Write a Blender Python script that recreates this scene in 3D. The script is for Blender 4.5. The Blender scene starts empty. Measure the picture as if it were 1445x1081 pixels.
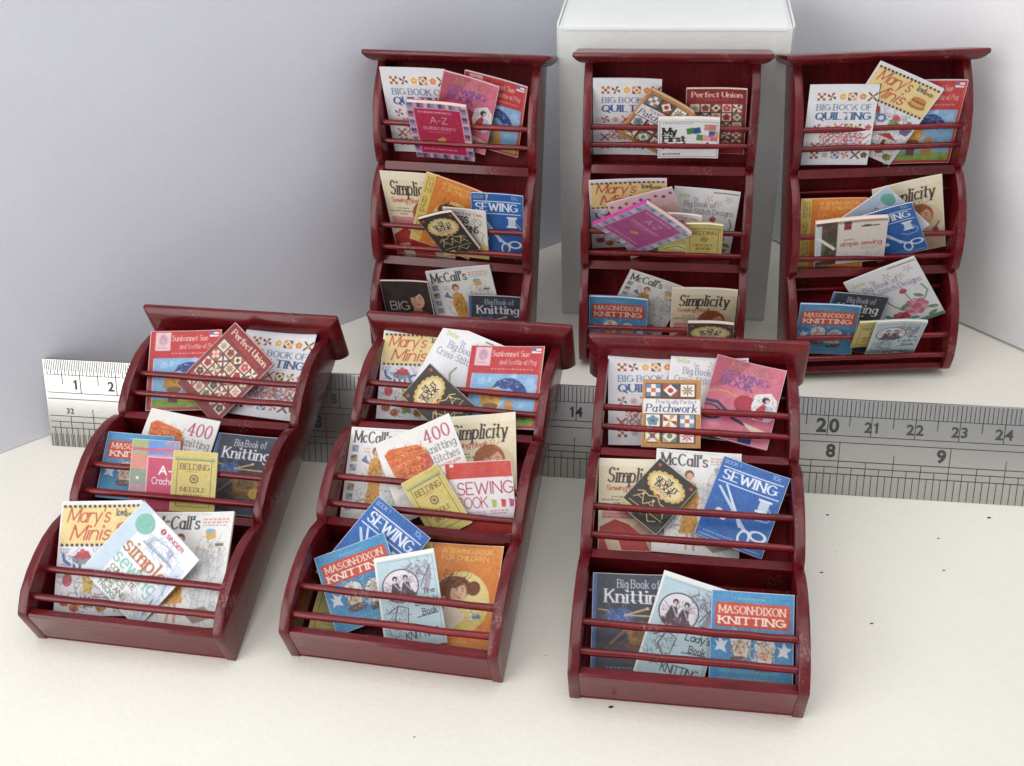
import bpy, bmesh, math, random
import numpy as np
from mathutils import Matrix, Vector, Euler

# one Blender unit is one centimetre: the racks are doll's-house size
scene = bpy.context.scene
scene.unit_settings.system = 'METRIC'
scene.unit_settings.scale_length = 0.01
COL = scene.collection
R_ = math.radians

# ------------------------------------------------------------------ camera
F_PX, PITCH, ROLL, CAM_H = 1597.07, 0.5882, -0.0439, 17.718
cam_data = bpy.data.cameras.new("camera")
cam = bpy.data.objects.new("camera", cam_data)
COL.objects.link(cam)
cam_data.sensor_fit = 'HORIZONTAL'
cam_data.sensor_width = 36.0
cam_data.lens = F_PX / 1445.0 * 36.0
cam_data.clip_start = 0.5
cam_data.clip_end = 1000.0
_fw = Vector((0, math.cos(PITCH), -math.sin(PITCH)))
_up = Vector((0, math.sin(PITCH), math.cos(PITCH)))
_rt = Vector((1, 0, 0))
_r2 = math.cos(ROLL) * _rt + math.sin(ROLL) * _up
_u2 = -math.sin(ROLL) * _rt + math.cos(ROLL) * _up
cam.matrix_world = Matrix((
    (_r2.x, _u2.x, -_fw.x, 0), (_r2.y, _u2.y, -_fw.y, 0), (_r2.z, _u2.z, -_fw.z, CAM_H), (0, 0, 0, 1)))
cam_data.dof.use_dof = True
cam_data.dof.focus_distance = 26.0
cam_data.dof.aperture_fstop = 14.0
scene.camera = cam

# ------------------------------------------------------------------ light: a window to the left, a pale room around
world = bpy.data.worlds.new("World")
scene.world = world
world.use_nodes = True
bg = world.node_tree.nodes["Background"]
bg.inputs[0].default_value = (0.94, 0.96, 1.0, 1)
bg.inputs[1].default_value = 0.55


def area(name, loc, target, sx, sy, power, color):
    d = bpy.data.lights.new(name, 'AREA')
    d.shape = 'RECTANGLE'
    d.size, d.size_y = sx, sy
    d.energy = power
    d.color = color
    o = bpy.data.objects.new(name, d)
    COL.objects.link(o)
    o.location = loc
    o.rotation_euler = (Vector(target) - Vector(loc)).to_track_quat('-Z', 'Y').to_euler()
    return o


area("window_light", (-43, -15, 25.5), (0, 25, 3), 42, 52, 22000, (1.0, 0.985, 0.965))
area("room_light", (3, 4, 72), (3, 18, 0), 74, 60, 25500, (1.0, 0.98, 0.95))
scene.view_settings.view_transform = 'Standard'
scene.view_settings.look = 'None'
scene.view_settings.exposure = 0.0
scene.view_settings.gamma = 1.0

# ------------------------------------------------------------------ helpers


def s2l(c):
    c = c / 255.0
    return c / 12.92 if c <= 0.04045 else ((c + 0.055) / 1.055) ** 2.4


def hexc(h):
    return tuple(s2l(int(h[i:i + 2], 16)) for i in (0, 2, 4))


def tag(o, label=None, cat=None, group=None, kind=None):
    if label: o['label'] = label
    if cat: o['category'] = cat
    if group: o['group'] = group
    if kind: o['kind'] = kind
    return o


def link(name, data, parent=None, mat=None, matrix=None):
    o = bpy.data.objects.new(name, data)
    COL.objects.link(o)
    if parent is not None:
        o.parent = parent
    if matrix is not None:
        o.matrix_basis = matrix
    if mat is not None and data is not None and not data.materials:
        data.materials.append(mat)
    return o


def mesh_from(name, verts, faces, smooth_deg=None):
    me = bpy.data.meshes.new(name)
    me.from_pydata([tuple(v) for v in verts], [], faces)
    me.validate()
    if smooth_deg is not None:
        for p in me.polygons:
            p.use_smooth = True
        me.set_sharp_from_angle(angle=R_(smooth_deg))
    me.update()
    return me


def loft(name, rings, cap=True, smooth_deg=35):
    """rings: equal-length closed loops of points"""
    n = len(rings[0])
    verts = [p for r in rings for p in r]
    faces = []
    for k in range(len(rings) - 1):
        for i in range(n):
            j = (i + 1) % n
            faces.append((k * n + i, k * n + j, (k + 1) * n + j, (k + 1) * n + i))
    if cap:
        faces.append(tuple(range(n - 1, -1, -1)))
        faces.append(tuple((len(rings) - 1) * n + i for i in range(n)))
    me = mesh_from(name, verts, faces, smooth_deg)
    bm = bmesh.new(); bm.from_mesh(me)
    bmesh.ops.recalc_face_normals(bm, faces=bm.faces)
    bm.to_mesh(me); bm.free()
    return me


def inset_poly(pts, d):
    """move a closed 2-D outline inwards by d"""
    n = len(pts)
    area2 = sum(pts[i][0] * pts[(i + 1) % n][1] - pts[(i + 1) % n][0] * pts[i][1] for i in range(n))
    s = 1 if area2 > 0 else -1
    out = []
    for i in range(n):
        a, b, c = Vector(pts[i - 1]), Vector(pts[i]), Vector(pts[(i + 1) % n])
        e1 = (b - a).normalized(); e2 = (c - b).normalized()
        n1 = Vector((-e1.y, e1.x)) * s; n2 = Vector((-e2.y, e2.x)) * s
        m = (n1 + n2)
        if m.length < 1e-6:
            m = n1
        m.normalize()
        k = max(0.45, m.dot(n1))
        out.append(b + m * (d / k))
    return out


def slab(name, pts, a0, a1, axis, bev=0.03, seg=3):
    """extrude the outline pts along an axis ('x': pts are (y,z); 'z': pts are (x,y)) with rounded arrises"""
    rings = []
    prof = []
    for k in range(seg + 1):
        t = math.pi / 2 * k / seg
        prof.append((bev * (1 - math.cos(t)), bev * (1 - math.sin(t))))   # (along, inset)
    stops = [(a0 + al, ins) for al, ins in prof] + [(a1 - al, ins) for al, ins in reversed(prof)]
    for a, ins in stops:
        q = inset_poly(pts, ins)
        if axis == 'x':
            rings.append([(a, p[0], p[1]) for p in q])
        else:
            rings.append([(p[0], p[1], a) for p in q])
    return loft(name, rings)


def box_pts(x0, y0, x1, y1):
    return [(x0, y0), (x1, y0), (x1, y1), (x0, y1)]


# ------------------------------------------------------------------ materials
class NT:
    def __init__(self, name):
        self.m = bpy.data.materials.new(name)
        self.m.use_nodes = True
        self.t = self.m.node_tree
        self.b = self.t.nodes["Principled BSDF"]

    def n(self, typ, **kw):
        nd = self.t.nodes.new(typ)
        for k, v in kw.items():
            if k in nd.inputs:
                nd.inputs[k].default_value = v
            else:
                setattr(nd, k, v)
        return nd

    def l(self, a, b):
        self.t.links.new(a, b)

    def ramp(self, fac, stops):
        r = self.n('ShaderNodeValToRGB')
        el = r.color_ramp.elements
        while len(el) < len(stops):
            el.new(0.5)
        for e, (p, c) in zip(el, stops):
            e.position = p
            e.color = (*c, 1) if len(c) == 3 else c
        self.l(fac, r.inputs[0])
        return r.outputs[0]

    def bump(self, h, strength, dist=0.02):
        b = self.n('ShaderNodeBump')
        b.inputs['Strength'].default_value = strength
        b.inputs['Distance'].default_value = dist
        self.l(h, b.inputs['Height'])
        self.l(b.outputs[0], self.b.inputs['Normal'])
        return b


def coords(t, scale=(1, 1, 1), kind='Object', loc=(0, 0, 0)):
    tc = t.n('ShaderNodeTexCoord')
    mp = t.n('ShaderNodeMapping')
    mp.inputs['Scale'].default_value = scale
    mp.inputs['Location'].default_value = loc
    t.l(tc.outputs[kind], mp.inputs[0])
    return mp.outputs[0]


def noise(t, vec, scale, detail=4, rough=0.55):
    n = t.n('ShaderNodeTexNoise')
    n.inputs['Scale'].default_value = scale
    n.inputs['Detail'].default_value = detail
    n.inputs['Roughness'].default_value = rough
    t.l(vec, n.inputs['Vector'])
    return n.outputs[0]


def wood_material(name, grain_scale, tint=1.0, gloss=True):
    t = NT(name)
    v = coords(t, grain_scale)
    sh = t.n('ShaderNodeVectorMath', operation='ADD')
    om = t.n('ShaderNodeMath', operation='MULTIPLY')
    om.inputs[1].default_value = 40.0
    t.l(t.n('ShaderNodeObjectInfo').outputs['Random'], om.inputs[0])
    t.l(v, sh.inputs[0]); t.l(om.outputs[0], sh.inputs[1])
    v = sh.outputs[0]
    g = noise(t, v, 2.2, 6, 0.6)
    big = noise(t, coords(t, (0.6, 0.6, 0.6)), 1.3, 3, 0.5)
    fine = noise(t, coords(t, (1, 1, 1)), 26, 3, 0.6)
    c = t.ramp(g, [(0.25, (0.068 * tint, 0.0038, 0.0062)), (0.52, (0.118 * tint, 0.0060, 0.0095)), (0.80, (0.165 * tint, 0.0095, 0.0135))])
    mx = t.n('ShaderNodeMix', data_type='RGBA', blend_type='MULTIPLY')
    mx.inputs[0].default_value = 0.55
    t.l(c, mx.inputs[6])
    t.l(t.ramp(big, [(0.35, (0.62, 0.62, 0.62)), (0.65, (1.15, 1.15, 1.15))]), mx.inputs[7])
    t.l(mx.outputs[2], t.b.inputs['Base Color'])
    hs = t.n('ShaderNodeHueSaturation')
    t.l(mx.outputs[2], hs.inputs['Color'])
    mr = t.n('ShaderNodeMapRange')
    t.l(t.n('ShaderNodeObjectInfo').outputs['Random'], mr.inputs[0])
    mr.inputs['To Min'].default_value = 0.86
    mr.inputs['To Max'].default_value = 1.14
    t.l(mr.outputs[0], hs.inputs['Value'])
    wr = t.n('ShaderNodeMix', data_type='RGBA')
    wr.inputs[7].default_value = (0.33, 0.20, 0.19, 1)
    fl = t.n('ShaderNodeMath', operation='MULTIPLY')
    t.l(noise(t, coords(t, (1, 1, 1)), 17, 6, 0.75), fl.inputs[0])
    t.l(noise(t, coords(t, (1, 1, 1), loc=(3, 1, 7)), 1.1, 3, 0.5), fl.inputs[1])
    t.l(t.ramp(fl.outputs[0], [(0.335, (0, 0, 0)), (0.44, (0.55,) * 3)]), wr.inputs[0])
    t.l(hs.outputs[0], wr.inputs[6])
    t.l(wr.outputs[2], t.b.inputs['Base Color'])
    t.l(t.ramp(big, [(0.35, (0.19,) * 3), (0.7, (0.36,) * 3)]), t.b.inputs['Roughness'])
    t.b.inputs['Specular IOR Level'].default_value = 0.32
    t.b.inputs['Coat Weight'].default_value = 0.28
    t.b.inputs['Coat Roughness'].default_value = 0.09
    if not gloss:
        t.b.inputs['Coat Weight'].default_value = 0.0
        t.b.inputs['Specular IOR Level'].default_value = 0.15
        for l_ in list(t.b.inputs['Roughness'].links):
            t.t.links.remove(l_)
        t.b.inputs['Roughness'].default_value = 0.55
    ad = t.n('ShaderNodeMath', operation='MULTIPLY_ADD')
    ad.inputs[1].default_value = 0.35
    t.l(fine, ad.inputs[0])
    t.l(noise(t, v, 3.0, 3, 0.5), ad.inputs[2])
    t.bump(ad.outputs[0], 0.22, 0.03)
    return t.m


M = {}
M['wood_v'] = wood_material("varnished_mahogany", (5, 5, 0.7))          # grain runs up the rack
M['wood_h'] = wood_material("varnished_mahogany_across", (0.7, 5, 5))    # grain runs across
M['wood_b'] = wood_material("thinly_varnished_back", (5, 5, 0.7), 1.3, False)
M['dowel'] = wood_material("varnished_dowel", (0.7, 6, 6), 1.4)


def paper_material(name, col, var=0.03, bump=0.25, scale=9.0, rough=0.75, stretch=(1, 1, 1), dirt=0.0):
    t = NT(name)
    v = coords(t, stretch)
    n1 = noise(t, v, scale, 5, 0.6)
    n2 = noise(t, coords(t, (1, 1, 1)), 0.22, 3, 0.5)
    mx = t.n('ShaderNodeMix', data_type='RGBA')
    lo = tuple(c * (1 - var) for c in col); hi = tuple(min(1, c * (1 + var)) for c in col)
    t.l(t.ramp(n2, [(0.35, lo), (0.65, hi)]), mx.inputs[6])
    mx.inputs[7].default_value = (col[0] * .5, col[1] * .47, col[2] * .42, 1)
    if dirt:
        d = noise(t, coords(t, (1, 1, 1)), 1.9, 6, 0.7)
        t.l(t.ramp(d, [(0.70, (0, 0, 0)), (0.84, (dirt,) * 3)]), mx.inputs[0])
    else:
        mx.inputs[0].default_value = 0
    mt = t.n('ShaderNodeMix', data_type='RGBA', blend_type='MULTIPLY')
    mt.inputs[0].default_value = 1.0
    t.l(mx.outputs[2], mt.inputs[6])
    t.l(t.ramp(noise(t, coords(t, (1, 1, 1)), 5.5, 8, 0.75), [(0.3, (0.955,) * 3), (0.7, (1.0,) * 3)]), mt.inputs[7])
    t.l(mt.outputs[2], t.b.inputs['Base Color'])
    t.b.inputs['Roughness'].default_value = rough
    t.b.inputs['Specular IOR Level'].default_value = 0.25
    t.bump(n1, bump, 0.05)
    return t.m


M['table'] = paper_material("rough_cream_paper", (0.82, 0.80, 0.73), 0.025, 0.20, 8.0, 0.9, dirt=0.06)
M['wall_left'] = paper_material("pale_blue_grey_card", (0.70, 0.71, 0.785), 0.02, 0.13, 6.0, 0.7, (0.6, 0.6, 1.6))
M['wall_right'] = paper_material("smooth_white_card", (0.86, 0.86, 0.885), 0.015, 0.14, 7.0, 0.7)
M['carton'] = paper_material("white_carton_board", (0.72, 0.745, 0.725), 0.03, 0.4, 2.6, 0.85, dirt=0.12)
M['pages'] = paper_material("cut_page_edges", (0.80, 0.77, 0.70), 0.05, 0.6, 3.0, 0.85, (1, 1, 14))
M['pages_tan'] = paper_material("tan_page_edges", (0.62, 0.50, 0.36), 0.08, 0.6, 3.0, 0.85, (1, 1, 14))
M['pages_pink'] = paper_material("pink_cream_page_edges", (0.80, 0.62, 0.55), 0.08, 0.6, 3.0, 0.85, (1, 1, 14))


def plain(name, col, rough=0.6, metal=0.0):
    t = NT(name)
    n = noise(t, coords(t), 12, 3)
    t.l(t.ramp(n, [(0.3, tuple(c * 0.92 for c in col)), (0.7, tuple(min(1, c * 1.06) for c in col))]), t.b.inputs['Base Color'])
    t.b.inputs['Roughness'].default_value = rough
    t.b.inputs['Metallic'].default_value = metal
    return t.m


M['engraved'] = plain("black_engraving", (0.065, 0.062, 0.058), 0.7)
M['crumb'] = plain("dark_crumb", (0.03, 0.022, 0.018), 0.9)

t = NT("brushed_steel")
st = noise(t, coords(t, (0.6, 30, 30)), 6, 4, 0.6)
bl = noise(t, coords(t, (0.5, 0.5, 0.5)), 1.2, 3, 0.5)
t.l(t.ramp(st, [(0.3, (0.43, 0.42, 0.405)), (0.7, (0.54, 0.53, 0.515))]), t.b.inputs['Base Color'])
t.b.inputs['Metallic'].default_value = 0.9
t.l(t.ramp(bl, [(0.3, (0.27,) * 3), (0.7, (0.34,) * 3)]), t.b.inputs['Roughness'])
t.bump(st, 0.05, 0.01)
M['steel'] = t.m

t = NT("printed_cover")
at = t.n('ShaderNodeAttribute', attribute_name='print')
t.l(at.outputs['Color'], t.b.inputs['Base Color'])
t.b.inputs['Roughness'].default_value = 0.42
t.b.inputs['Specular IOR Level'].default_value = 0.35
t.bump(noise(t, coords(t), 14, 3), 0.10, 0.02)
M['print'] = t.m

# ------------------------------------------------------------------ lettering: a small stroke alphabet, drawn with a broad pen
# units: cap height 10, x-height 6.5. L = polyline, A = arc cx cy rx ry from to (degrees)
_G = {
'A': (8, 'L0,0 4,10 8,0;L1.6,3.6 6.4,3.6'), 'B': (7, 'L0,0 0,10;L0,10 4,10;A4,7.6,2.5,2.4,90,-90;L0,5.2 4,5.2;A4,2.6,2.9,2.6,90,-90;L0,0 4,0'),
'C': (8, 'A4.6,5,4.5,5,45,315'), 'D': (8, 'L0,0 0,10;L0,10 3,10;A3,5,4.8,5,90,-90;L0,0 3,0'),
'E': (6.5, 'L0,0 0,10;L0,10 6,10;L0,5.2 5,5.2;L0,0 6.2,0'), 'F': (6, 'L0,0 0,10;L0,10 6,10;L0,5.2 5,5.2'),
'G': (9, 'A4.7,5,4.6,5,45,340;L8.8,4.6 8.8,1.4;L5.6,4.6 8.8,4.6'), 'H': (8, 'L0,0 0,10;L8,0 8,10;L0,5.2 8,5.2'),
'I': (1, 'L0.5,0 0.5,10'), 'J': (5, 'L4,10 4,2.5;A2,2.5,2,2.5,0,-170'), 'K': (7.5, 'L0,0 0,10;L7,10 0,4.2;L2.4,6.2 7.4,0'),
'L': (6, 'L0,10 0,0;L0,0 6,0'), 'M': (10, 'L0,0 0,10;L0,10 5,1.5 10,10;L10,10 10,0'), 'N': (8, 'L0,0 0,10;L0,10 8,0;L8,0 8,10'),
'O': (9, 'A4.6,5,4.6,5,0,360'), 'P': (6.8, 'L0,0 0,10;L0,10 4,10;A4,7.4,2.8,2.6,90,-90;L0,4.8 4,4.8'),
'Q': (9, 'A4.6,5,4.6,5,0,360;L5,2.6 9.5,-1.6'), 'R': (7.6, 'L0,0 0,10;L0,10 4,10;A4,7.5,2.7,2.5,90,-90;L0,5 4,5;L3.4,5 7.6,0'),
'S': (6.6, 'A3.4,7.5,2.9,2.5,25,270;A3.4,2.6,3.1,2.6,90,-155'), 'T': (8, 'L0,10 8,10;L4,10 4,0'), 'U': (8, 'L0,10 0,3.8;A4,3.8,4,3.8,180,360;L8,3.8 8,10'),
'V': (8, 'L0,10 4,0 8,10'), 'W': (12, 'L0,10 3,0 6,9 9,0 12,10'), 'X': (8, 'L0,0 8,10;L0,10 8,0'), 'Y': (8, 'L0,10 4,5 8,10;L4,5 4,0'),
'Z': (7, 'L0,10 7,10 0,0 7,0'),
'a': (6, 'A3,3.2,2.9,3.2,0,360;L5.8,6.4 5.8,0'), 'b': (6, 'L0,10 0,0;A3,3.2,2.9,3.2,0,360'), 'c': (5.4, 'A3,3.2,2.9,3.2,45,315'),
'd': (6, 'A3,3.2,2.9,3.2,0,360;L5.9,10 5.9,0'), 'e': (5.8, 'A3,3.2,2.9,3.2,0,310;L0.2,3.4 5.8,3.4'), 'f': (4, 'A4.1,8,1.9,2,40,180;L2.2,8 2.2,0;L0.4,6.3 4.4,6.3'),
'g': (6, 'A3,3.4,2.8,3,0,360;L5.9,6.4 5.9,-1;A3,-1,2.9,2.2,0,-150'), 'h': (6, 'L0,10 0,0;A2.9,3.8,2.8,2.6,180,0;L5.7,3.8 5.7,0'),
'i': (1, 'L0.5,6.4 0.5,0;A0.5,9,0.4,0.4,0,360'), 'j': (2, 'L1.5,6.4 1.5,-1;A0,-1,1.5,1.8,0,-120;A1.5,9,0.4,0.4,0,360'),
'k': (5.6, 'L0,10 0,0;L5.2,6.4 0,2.6;L1.9,4 5.6,0'), 'l': (1, 'L0.5,10 0.5,0'), 'm': (9.4, 'L0,6.4 0,0;A2.4,4,2.3,2.4,180,0;L4.7,4 4.7,0;A7.1,4,2.3,2.4,180,0;L9.4,4 9.4,0'),
'n': (6, 'L0,6.4 0,0;A2.9,3.8,2.8,2.6,180,0;L5.7,3.8 5.7,0'), 'o': (6, 'A3,3.2,2.9,3.2,0,360'), 'p': (6, 'L0,6.4 0,-3;A3,3.2,2.9,3.2,0,360'),
'q': (6, 'A3,3.2,2.9,3.2,0,360;L5.9,6.4 5.9,-3'), 'r': (4.2, 'L0,6.4 0,0;A2.9,3.6,2.8,2.8,180,55'), 's': (4.8, 'A2.5,4.8,2.1,1.6,20,270;A2.5,1.6,2.3,1.6,90,-160'),
't': (4.2, 'L1.8,9 1.8,1.8;A3.5,1.8,1.7,1.8,180,290;L0,6.3 4.2,6.3'), 'u': (6, 'L0,6.4 0,2.8;A2.9,2.8,2.9,2.8,180,360;L5.8,6.4 5.8,0'),
'v': (5.6, 'L0,6.4 2.8,0 5.6,6.4'), 'w': (8.6, 'L0,6.4 2.1,0 4.3,5.8 6.5,0 8.6,6.4'), 'x': (5.4, 'L0,0 5.4,6.4;L0,6.4 5.4,0'),
'y': (5.8, 'L0,6.4 3,0;L5.8,6.4 2.2,-3'), 'z': (5, 'L0,6.4 5,6.4 0,0 5,0'),
'0': (7, 'A3.5,5,3.4,5,0,360'), '1': (4, 'L0.8,8 2.6,10 2.6,0'), '2': (6.6, 'A3.2,7.2,3,2.8,165,-30;L5.8,5.8 0.2,0 6.4,0'),
'3': (6.6, 'A3,7.6,2.7,2.4,150,-90;A3,2.7,3.2,2.7,90,-150'), '4': (7, 'L4.8,0 4.8,10 0,3 7,3'), '6': (7, 'A3.5,3,3.2,3,0,360;L0.4,3.5 4.4,10'), '8': (7, 'A3.5,7.5,2.6,2.4,0,360;A3.5,2.6,3.2,2.6,0,360'),
'.': (1, 'A0.5,0.4,0.4,0.4,0,360'), '*': (2, 'A1,5,0.8,0.8,0,360'), "'": (1, 'L0.6,10 0.3,7.5'), '-': (4, 'L0.4,4 3.6,4'), '&': (8, 'A3.2,7.8,2,2.1,-60,230;L1.8,6.4 7.6,0;A3.2,2.6,3,2.6,130,360'),
',': (1, 'L0.8,0.6 0.2,-1.6'),
}
_GC = {}


def glyph(ch, serif):
    key = (ch, serif)
    if key in _GC:
        return _GC[key]
    w, spec = _G.get(ch, (4, ''))
    segs = []
    for part in spec.split(';'):
        if not part:
            continue
        if part[0] == 'L':
            pts = [tuple(map(float, p.split(','))) for p in part[1:].split()]
            segs += [(*pts[i], *pts[i + 1]) for i in range(len(pts) - 1)]
            if serif:
                for e, f in ((pts[0], pts[1]), (pts[-1], pts[-2])):
                    if abs(e[1] - f[1]) > 1.2 * abs(e[0] - f[0]) and abs(e[1] - f[1]) > 1.5:
                        if ch.islower() and e[1] > 5:
                            segs.append((e[0] - 1.2, e[1] - .1, e[0], e[1]))
                        else:
                            segs.append((e[0] - 1.25, e[1], e[0] + 1.25, e[1]))
        else:
            cx, cy, rx, ry, a0, a1 = map(float, part[1:].split(','))
            n = max(4, int(abs(a1 - a0) / 24))
            ps = [(cx + rx * math.cos(R_(a0 + (a1 - a0) * i / n)), cy + ry * math.sin(R_(a0 + (a1 - a0) * i / n))) for i in range(n + 1)]
            segs += [(*ps[i], *ps[i + 1]) for i in range(n)]
    _GC[key] = (w, np.array(segs, float).reshape(-1, 4))
    return _GC[key]


class Cover:
    """a flat print, painted at twice the resolution of its colour grid; x to the right, y down, in cover widths"""

    def __init__(self, asp, ground, seed, gw=128):
        self.asp = asp
        self.W = gw * 2
        self.H = int(round(gw * asp)) * 2
        self.rng = np.random.default_rng(seed)
        self.a = np.empty((self.H, self.W, 3))
        self.a[:] = self.c(ground)

    def c(self, h):
        return np.array([int(h[i:i + 2], 16) for i in (0, 2, 4)], float)

    def _blend(self, x0, y0, x1, y1, fn, col, al=1.0):
        W = self.W
        i0, i1 = max(0, int(x0 * W) - 2), min(self.W, int(x1 * W) + 3)
        j0, j1 = max(0, int(y0 * W) - 2), min(self.H, int(y1 * W) + 3)
        if i1 <= i0 or j1 <= j0:
            return
        X, Y = np.meshgrid((np.arange(i0, i1) + .5) / W, (np.arange(j0, j1) + .5) / W)
        m = np.clip(fn(X, Y), 0, 1)[..., None] * al
        s = self.a[j0:j1, i0:i1]
        s[:] = s * (1 - m) + self.c(col) * m

    def rect(self, x, y, w, h, col, al=1.0, ang=0):
        if ang:
            cx, cy = x + w / 2, y + h / 2
            c, s = math.cos(R_(ang)), math.sin(R_(ang))
            self.poly([(cx + c * a - s * b, cy + s * a + c * b) for a, b in ((-w / 2, -h / 2), (w / 2, -h / 2), (w / 2, h / 2), (-w / 2, h / 2))], col, al)
            return
        W = self.W
        self._blend(x, y, x + w, y + h, lambda X, Y: np.minimum(np.clip(np.minimum(X - x, x + w - X) * W + .5, 0, 1), np.clip(np.minimum(Y - y, y + h - Y) * W + .5, 0, 1)), col, al)

    def ell(self, cx, cy, rx, ry, col, al=1.0, ang=0):
        W = self.W
        c, s = math.cos(R_(ang)), math.sin(R_(ang))
        m = max(rx, ry)

        def fn(X, Y):
            dx, dy = X - cx, Y - cy
            u, v = c * dx + s * dy, -s * dx + c * dy
            return (1 - np.sqrt((u / rx) ** 2 + (v / ry) ** 2)) * min(rx, ry) * W + .5
        self._blend(cx - m, cy - m, cx + m, cy + m, fn, col, al)

    def ring(self, cx, cy, rx, ry, t, col, al=1.0):
        W = self.W

        def fn(X, Y):
            d = (np.sqrt(((X - cx) / rx) ** 2 + ((Y - cy) / ry) ** 2) - 1) * min(rx, ry)
            return (t / 2 - abs(d)) * W + .5
        self._blend(cx - rx - t, cy - ry - t, cx + rx + t, cy + ry + t, fn, col, al)

    def poly(self, pts, col, al=1.0):
        xs, ys = [p[0] for p in pts], [p[1] for p in pts]

        def fn(X, Y):
            ins = np.zeros(X.shape, bool)
            n = len(pts)
            for i in range(n):
                x1, y1 = pts[i]; x2, y2 = pts[(i + 1) % n]
                if y1 == y2:
                    continue
                cond = ((y1 > Y) != (y2 > Y)) & (X < (x2 - x1) * (Y - y1) / (y2 - y1) + x1)
                ins ^= cond
            return ins.astype(float)
        self._blend(min(xs), min(ys), max(xs), max(ys), fn, col, al)

    def segs(self, S, tx, ty, col, al=1.0):
        """S: n x 4 in cover units; pen half-sizes from tx (across) and ty (down)"""
        if len(S) == 0:
            return
        m = max(tx, ty)
        W = self.W
        x0, x1 = S[:, [0, 2]].min() - m, S[:, [0, 2]].max() + m
        y0, y1 = S[:, [1, 3]].min() - m, S[:, [1, 3]].max() + m

        def fn(X, Y):
            best = np.full(X.shape, 9.0)
            for ax, ay, bx, by in S:
                px, py = (X - ax) / tx, (Y - ay) / ty
                dx, dy = (bx - ax) / tx, (by - ay) / ty
                L = dx * dx + dy * dy + 1e-12
                t = np.clip((px * dx + py * dy) / L, 0, 1)
                best = np.minimum(best, np.hypot(px - t * dx, py - t * dy))
            return (0.5 - best) * min(tx, ty) * W + .5
        self._blend(x0, y0, x1, y1, fn, col, al)

    def line(self, pts, t, col, al=1.0):
        S = np.array([(*pts[i], *pts[i + 1]) for i in range(len(pts) - 1)], float)
        self.segs(S, t, t, col, al)

    def text(self, s, x, y, h, col, serif=0, tv=.15, th=None, fit=None, sk=0.0, ang=0, sp=1.5, xs=1.0, al=1.0, center=False):
        """baseline at y, cap height h; fit = wanted width of the line"""
        th = tv if th is None else th
        adv, glyphs = 0.0, []
        for ch in s:
            if ch == ' ':
                adv += 4.0
                continue
            w, S = glyph(ch, serif)
            glyphs.append((adv, S))
            adv += w + sp + (1.0 if serif else 0)
        adv -= sp
        k = h / 10.0
        kx = k * xs if fit is None else fit / max(adv, .1)
        if center:
            x = x - adv * kx / 2
        tv = tv * min(1.0, (kx / k) * 1.08)
        th = min(th, tv * 1.2)
        c, sn = math.cos(R_(ang)), math.sin(R_(ang))
        for a, S in glyphs:
            if len(S) == 0:
                continue
            P = S.copy()
            gx = lambda X, Y: (X + a + sk * Y) * kx
            X1, Y1 = gx(S[:, 0], S[:, 1]), -S[:, 1] * k
            X2, Y2 = gx(S[:, 2], S[:, 3]), -S[:, 3] * k
            P[:, 0], P[:, 1] = x + c * X1 - sn * Y1, y + sn * X1 + c * Y1
            P[:, 2], P[:, 3] = x + c * X2 - sn * Y2, y + sn * X2 + c * Y2
            self.segs(P, max(tv * h, .004), max(th * h, .004), col, al)

    def lines_of_text(self, x, y, w, n, dy, col, h=.016, al=.7):
        for i in range(n):
            xx = x
            ww = w * self.rng.uniform(.75, 1)
            while xx < x + ww:
                d = self.rng.uniform(.015, .05)
                self.rect(xx, y + i * dy, min(d, x + ww - xx), h, col, al)
                xx += d + .014

    def blotch(self, x, y, w, h, cols, n, r, al=.6):
        for _ in range(n):
            rr = self.rng.uniform(.4, 1) * r
            self.ell(x + self.rng.random() * w, y + self.rng.random() * h, rr, rr * self.rng.uniform(.4, 1), cols[self.rng.integers(len(cols))], al, self.rng.uniform(0, 180))

    def quilt(self, x, y, s, kind, c1, c2, g='f4ece0'):
        self.rect(x, y, s, s, g)
        if kind == 0:
            for i in range(3):
                for j in range(3):
                    if (i + j) % 2 == 0:
                        self.rect(x + i * s / 3, y + j * s / 3, s / 3, s / 3, c1 if (i * j) != 1 else c2)
        elif kind == 1:
            m = s / 2
            for k in range(8):
                a, b = R_(k * 45 - 14), R_(k * 45 + 14)
                self.poly([(x + m, y + m), (x + m + m * .55 * math.cos(a), y + m + m * .55 * math.sin(a)), (x + m + m * .98 * math.cos(R_(k * 45)), y + m + m * .98 * math.sin(R_(k * 45))),
                           (x + m + m * .55 * math.cos(b), y + m + m * .55 * math.sin(b))], c1 if k % 2 else c2)
        elif kind == 2:
            m = s / 2
            self.poly([(x, y), (x + m, y), (x, y + m)], c1); self.poly([(x + s, y + s), (x + m, y + s), (x + s, y + m)], c1)
            self.poly([(x + s, y), (x + s, y + m), (x + m, y)], c2); self.poly([(x, y + s), (x, y + m), (x + m, y + s)], c2)
            self.ell(x + m, y + m, m * .42, m * .42, c1)
        elif kind == 3:
            m = s / 2
            for k in range(4):
                a = R_(k * 90)
                rot = lambda px, py: (x + m + px * math.cos(a) - py * math.sin(a), y + m + px * math.sin(a) + py * math.cos(a))
                self.poly([rot(0, 0), rot(m * .95, 0), rot(m * .95, m * .8)], c1 if k % 2 else c2)
        elif kind == 4:
            self.line([(x, y), (x + s, y + s)], s * .2, c1); self.line([(x + s, y), (x, y + s)], s * .2, c1)
            self.rect(x + s * .32, y + s * .32, s * .36, s * .36, c2)
        else:
            m = s / 2
            for k in range(5):
                a = R_(k * 72 - 90)
                self.ell(x + m + m * .5 * math.cos(a), y + m + m * .5 * math.sin(a), m * .38, m * .38, c1)
            self.ell(x + m, y + m, m * .28, m * .28, c2)

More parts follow.
